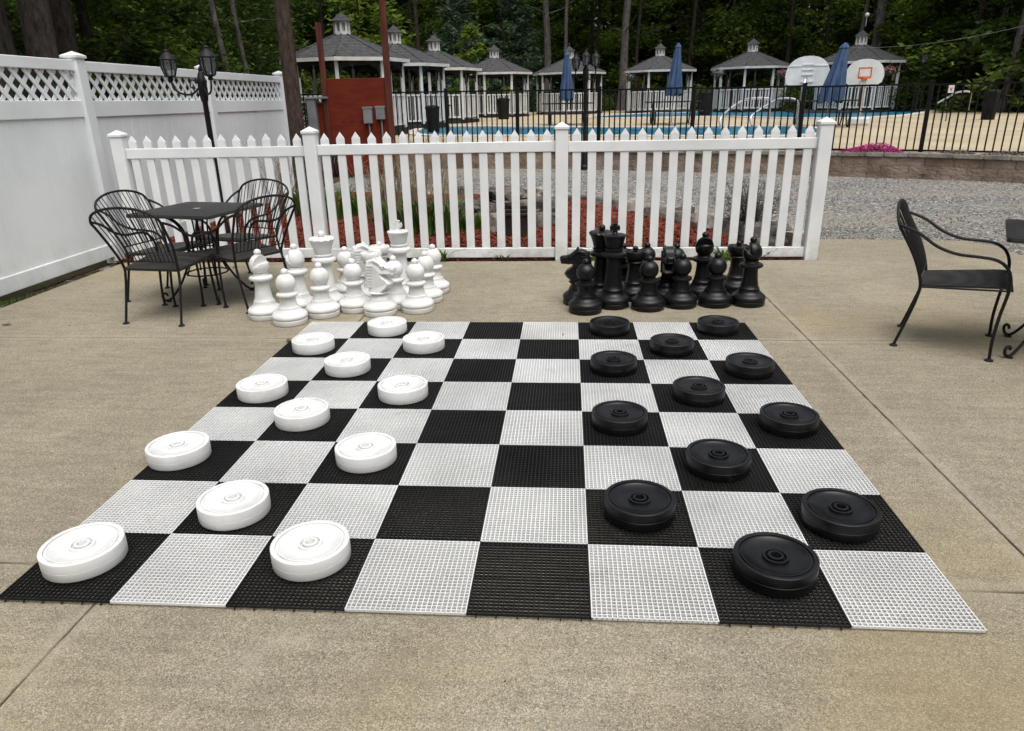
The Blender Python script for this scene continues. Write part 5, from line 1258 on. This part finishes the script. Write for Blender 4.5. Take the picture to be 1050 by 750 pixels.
plant('small green leaf clump beside the hose reel', (-.92, 7.4, .03), 34, .16, .45, .026, .5)
plant('large green leaf clump with dry stems behind the white king', (-.05, 6.3, .03), 60, .26, .50, .028, .5, 34, 1.0)
plant('green leaf clump with tall dry stems behind the rear white pawns', (.32, 6.15, .03), 50, .2, .50, .026, .5, 30, .95)
plant('low green plant with yellowish leaves left of the rock pile', (.62, 6.35, .03), 40, .2, .28, .022, .7)
plant('dry straw coloured stems standing behind the white knights', (-.42, 6.75, .03), 12, .22, .25, .015, .6, 46, .85)
plant('dense dry stems behind the third picket left of the white king', (-.18, 7.3, .03), 0, .3, 0, 0, 0, 44, .9)
plant('dry pale stems by the base of the wooden pole', (-1.95, 7.6, .03), 10, .2, .3, .015, .6, 30, .9)
# wiry bare bush
t = thing('bare_bush', 'dark wiry bare bush behind the right bay of pickets', 'bush', (3.60, 6.05, 0))
m = MB()
for _ in range(120):
    a = rnd.uniform(0, 6.28); p0 = Vector((rnd.gauss(0, .05), rnd.gauss(0, .05), 0)); pts = [p0]; dirn = Vector((math.cos(a)*.28, math.sin(a)*.28, 1)).normalized(); L_ = rnd.uniform(.3, .66)/6
    for k in range(6): dirn = (dirn+Vector((rnd.gauss(0, .22), rnd.gauss(0, .22), rnd.gauss(0, .1)))).normalized(); pts.append(pts[-1]+dirn*L_)
    m.tube(pts, [.0045, .004, .0035, .003, .0025, .002, .0015], 4)
    for q in range(4):
        b0 = pts[rnd.randint(2, 6)]; e = Vector((rnd.gauss(0, .09), rnd.gauss(0, .09), rnd.gauss(.03, .06))); m.tube([b0, b0+e*.5+Vector((0, 0, .01)), b0+e], .0018, 3)
m.build('twigs', MT['twig'], t)
# low weeds at the foot of the picket fence
def weed(label, px_, py_, n, rad, h):
    g_ = gz(px_, py_, 0); plant(label, (g_.x, g_.y, .0), n, rad, h, .011, .8, 0, 0, 'weed', 'weed', 'plant')
weed('small green weed at the foot of the pickets left of the third post', 516, 266, 22, .06, .10)
weed('thin green weed beside the third fence post', 553, 264.5, 9, .03, .11)
weed('tall dark weed in front of the pickets beside the rear white pawns', 456, 268, 8, .03, .20)
weed('leafy green weed between the right bishops and the fence', 742, 267, 26, .07, .16)
weed('leafy green weed at the fence right of the last black bishop', 782, 264.5, 22, .08, .12)
weed('small green weed at the fence behind the black knight', 588, 266.5, 10, .05, .07)
weed('tiny sprout at the fence left of the black queen', 606, 267, 8, .03, .08)
# grass and weeds in the soil strip beside the tall fence
m = MB()
for _ in range(420):
    y = rnd.choice([rnd.gauss(3.35, .18), rnd.gauss(3.35, .2), rnd.uniform(1.5, 4.0)]); x = rnd.uniform(-2.66, -2.54); leaf_p = Vector((x, y, -.02)); h_ = rnd.uniform(.015, .05); a = rnd.uniform(0, 6.28); q = Vector((math.cos(a), math.sin(a), 0))*.004; tp = leaf_p+Vector((rnd.gauss(0, .015), rnd.gauss(0, .015), h_)); m.add([leaf_p-q, leaf_p+q, tp], [(0, 1, 2)])
o = m.build('weeds', MT['moss']); tag(o, 'low weeds and moss in the soil strip beside the tall fence', 'weeds', kind='stuff')
# fallen leaves
def leaf(label, px_, py_, z, s_, mat):
    g_ = gz(px_, py_, z); m = MB(); m.add([(-s_, 0, .004), (-.3*s_, .35*s_, .010), (.4*s_, .3*s_, .006), (s_, 0, .014), (.4*s_, -.3*s_, .004), (-.3*s_, -.35*s_, .012)], [(0, 1, 2, 3), (3, 4, 5, 0)]); o = m.build('fallen_leaf', MT[mat]); o.location = (g_.x, g_.y, z); o.rotation_euler = (.15, .1, rnd.uniform(0, 6)); tag(o, label, 'leaf')
leaf('dark curled leaf on the concrete by the left far corner of the board', 296, 350, .001, .035, 'plant')
leaf('tiny brown leaf on the back row of the board left of the black checkers', 577, 344.5, TZ+.002, .012, 'dryleaf')
leaf('brown leaf on the concrete near the left edge', 7, 334, .001, .035, 'dryleaf')
leaf('small dry leaf on the concrete left of the white pieces', 240, 275, .001, .025, 'dryleaf')

m = MB()
for k in range(130):
    if True: x = rnd.uniform(-2.4, 5.6); y = rnd.uniform(-1.2, 4.7)
    if 0 < x < 2.84 and 0 < y < 2.84: continue
    L_ = rnd.uniform(.0015, .005); R_ = Matrix.Translation((x, y, .0025)) @ Matrix.Rotation(rnd.uniform(0, 6.28), 4, 'Z') @ Matrix.Rotation(rnd.uniform(-.2, .2), 4, 'Y')
    m.box((-L_, -L_*rnd.uniform(.15, .6), -.001), (L_, L_*.4, .0012), R_)
o = m.build('grit', MT['dryleaf']); tag(o, 'scattered grit and leaf crumbs on the concrete around the board', 'debris', kind='stuff')
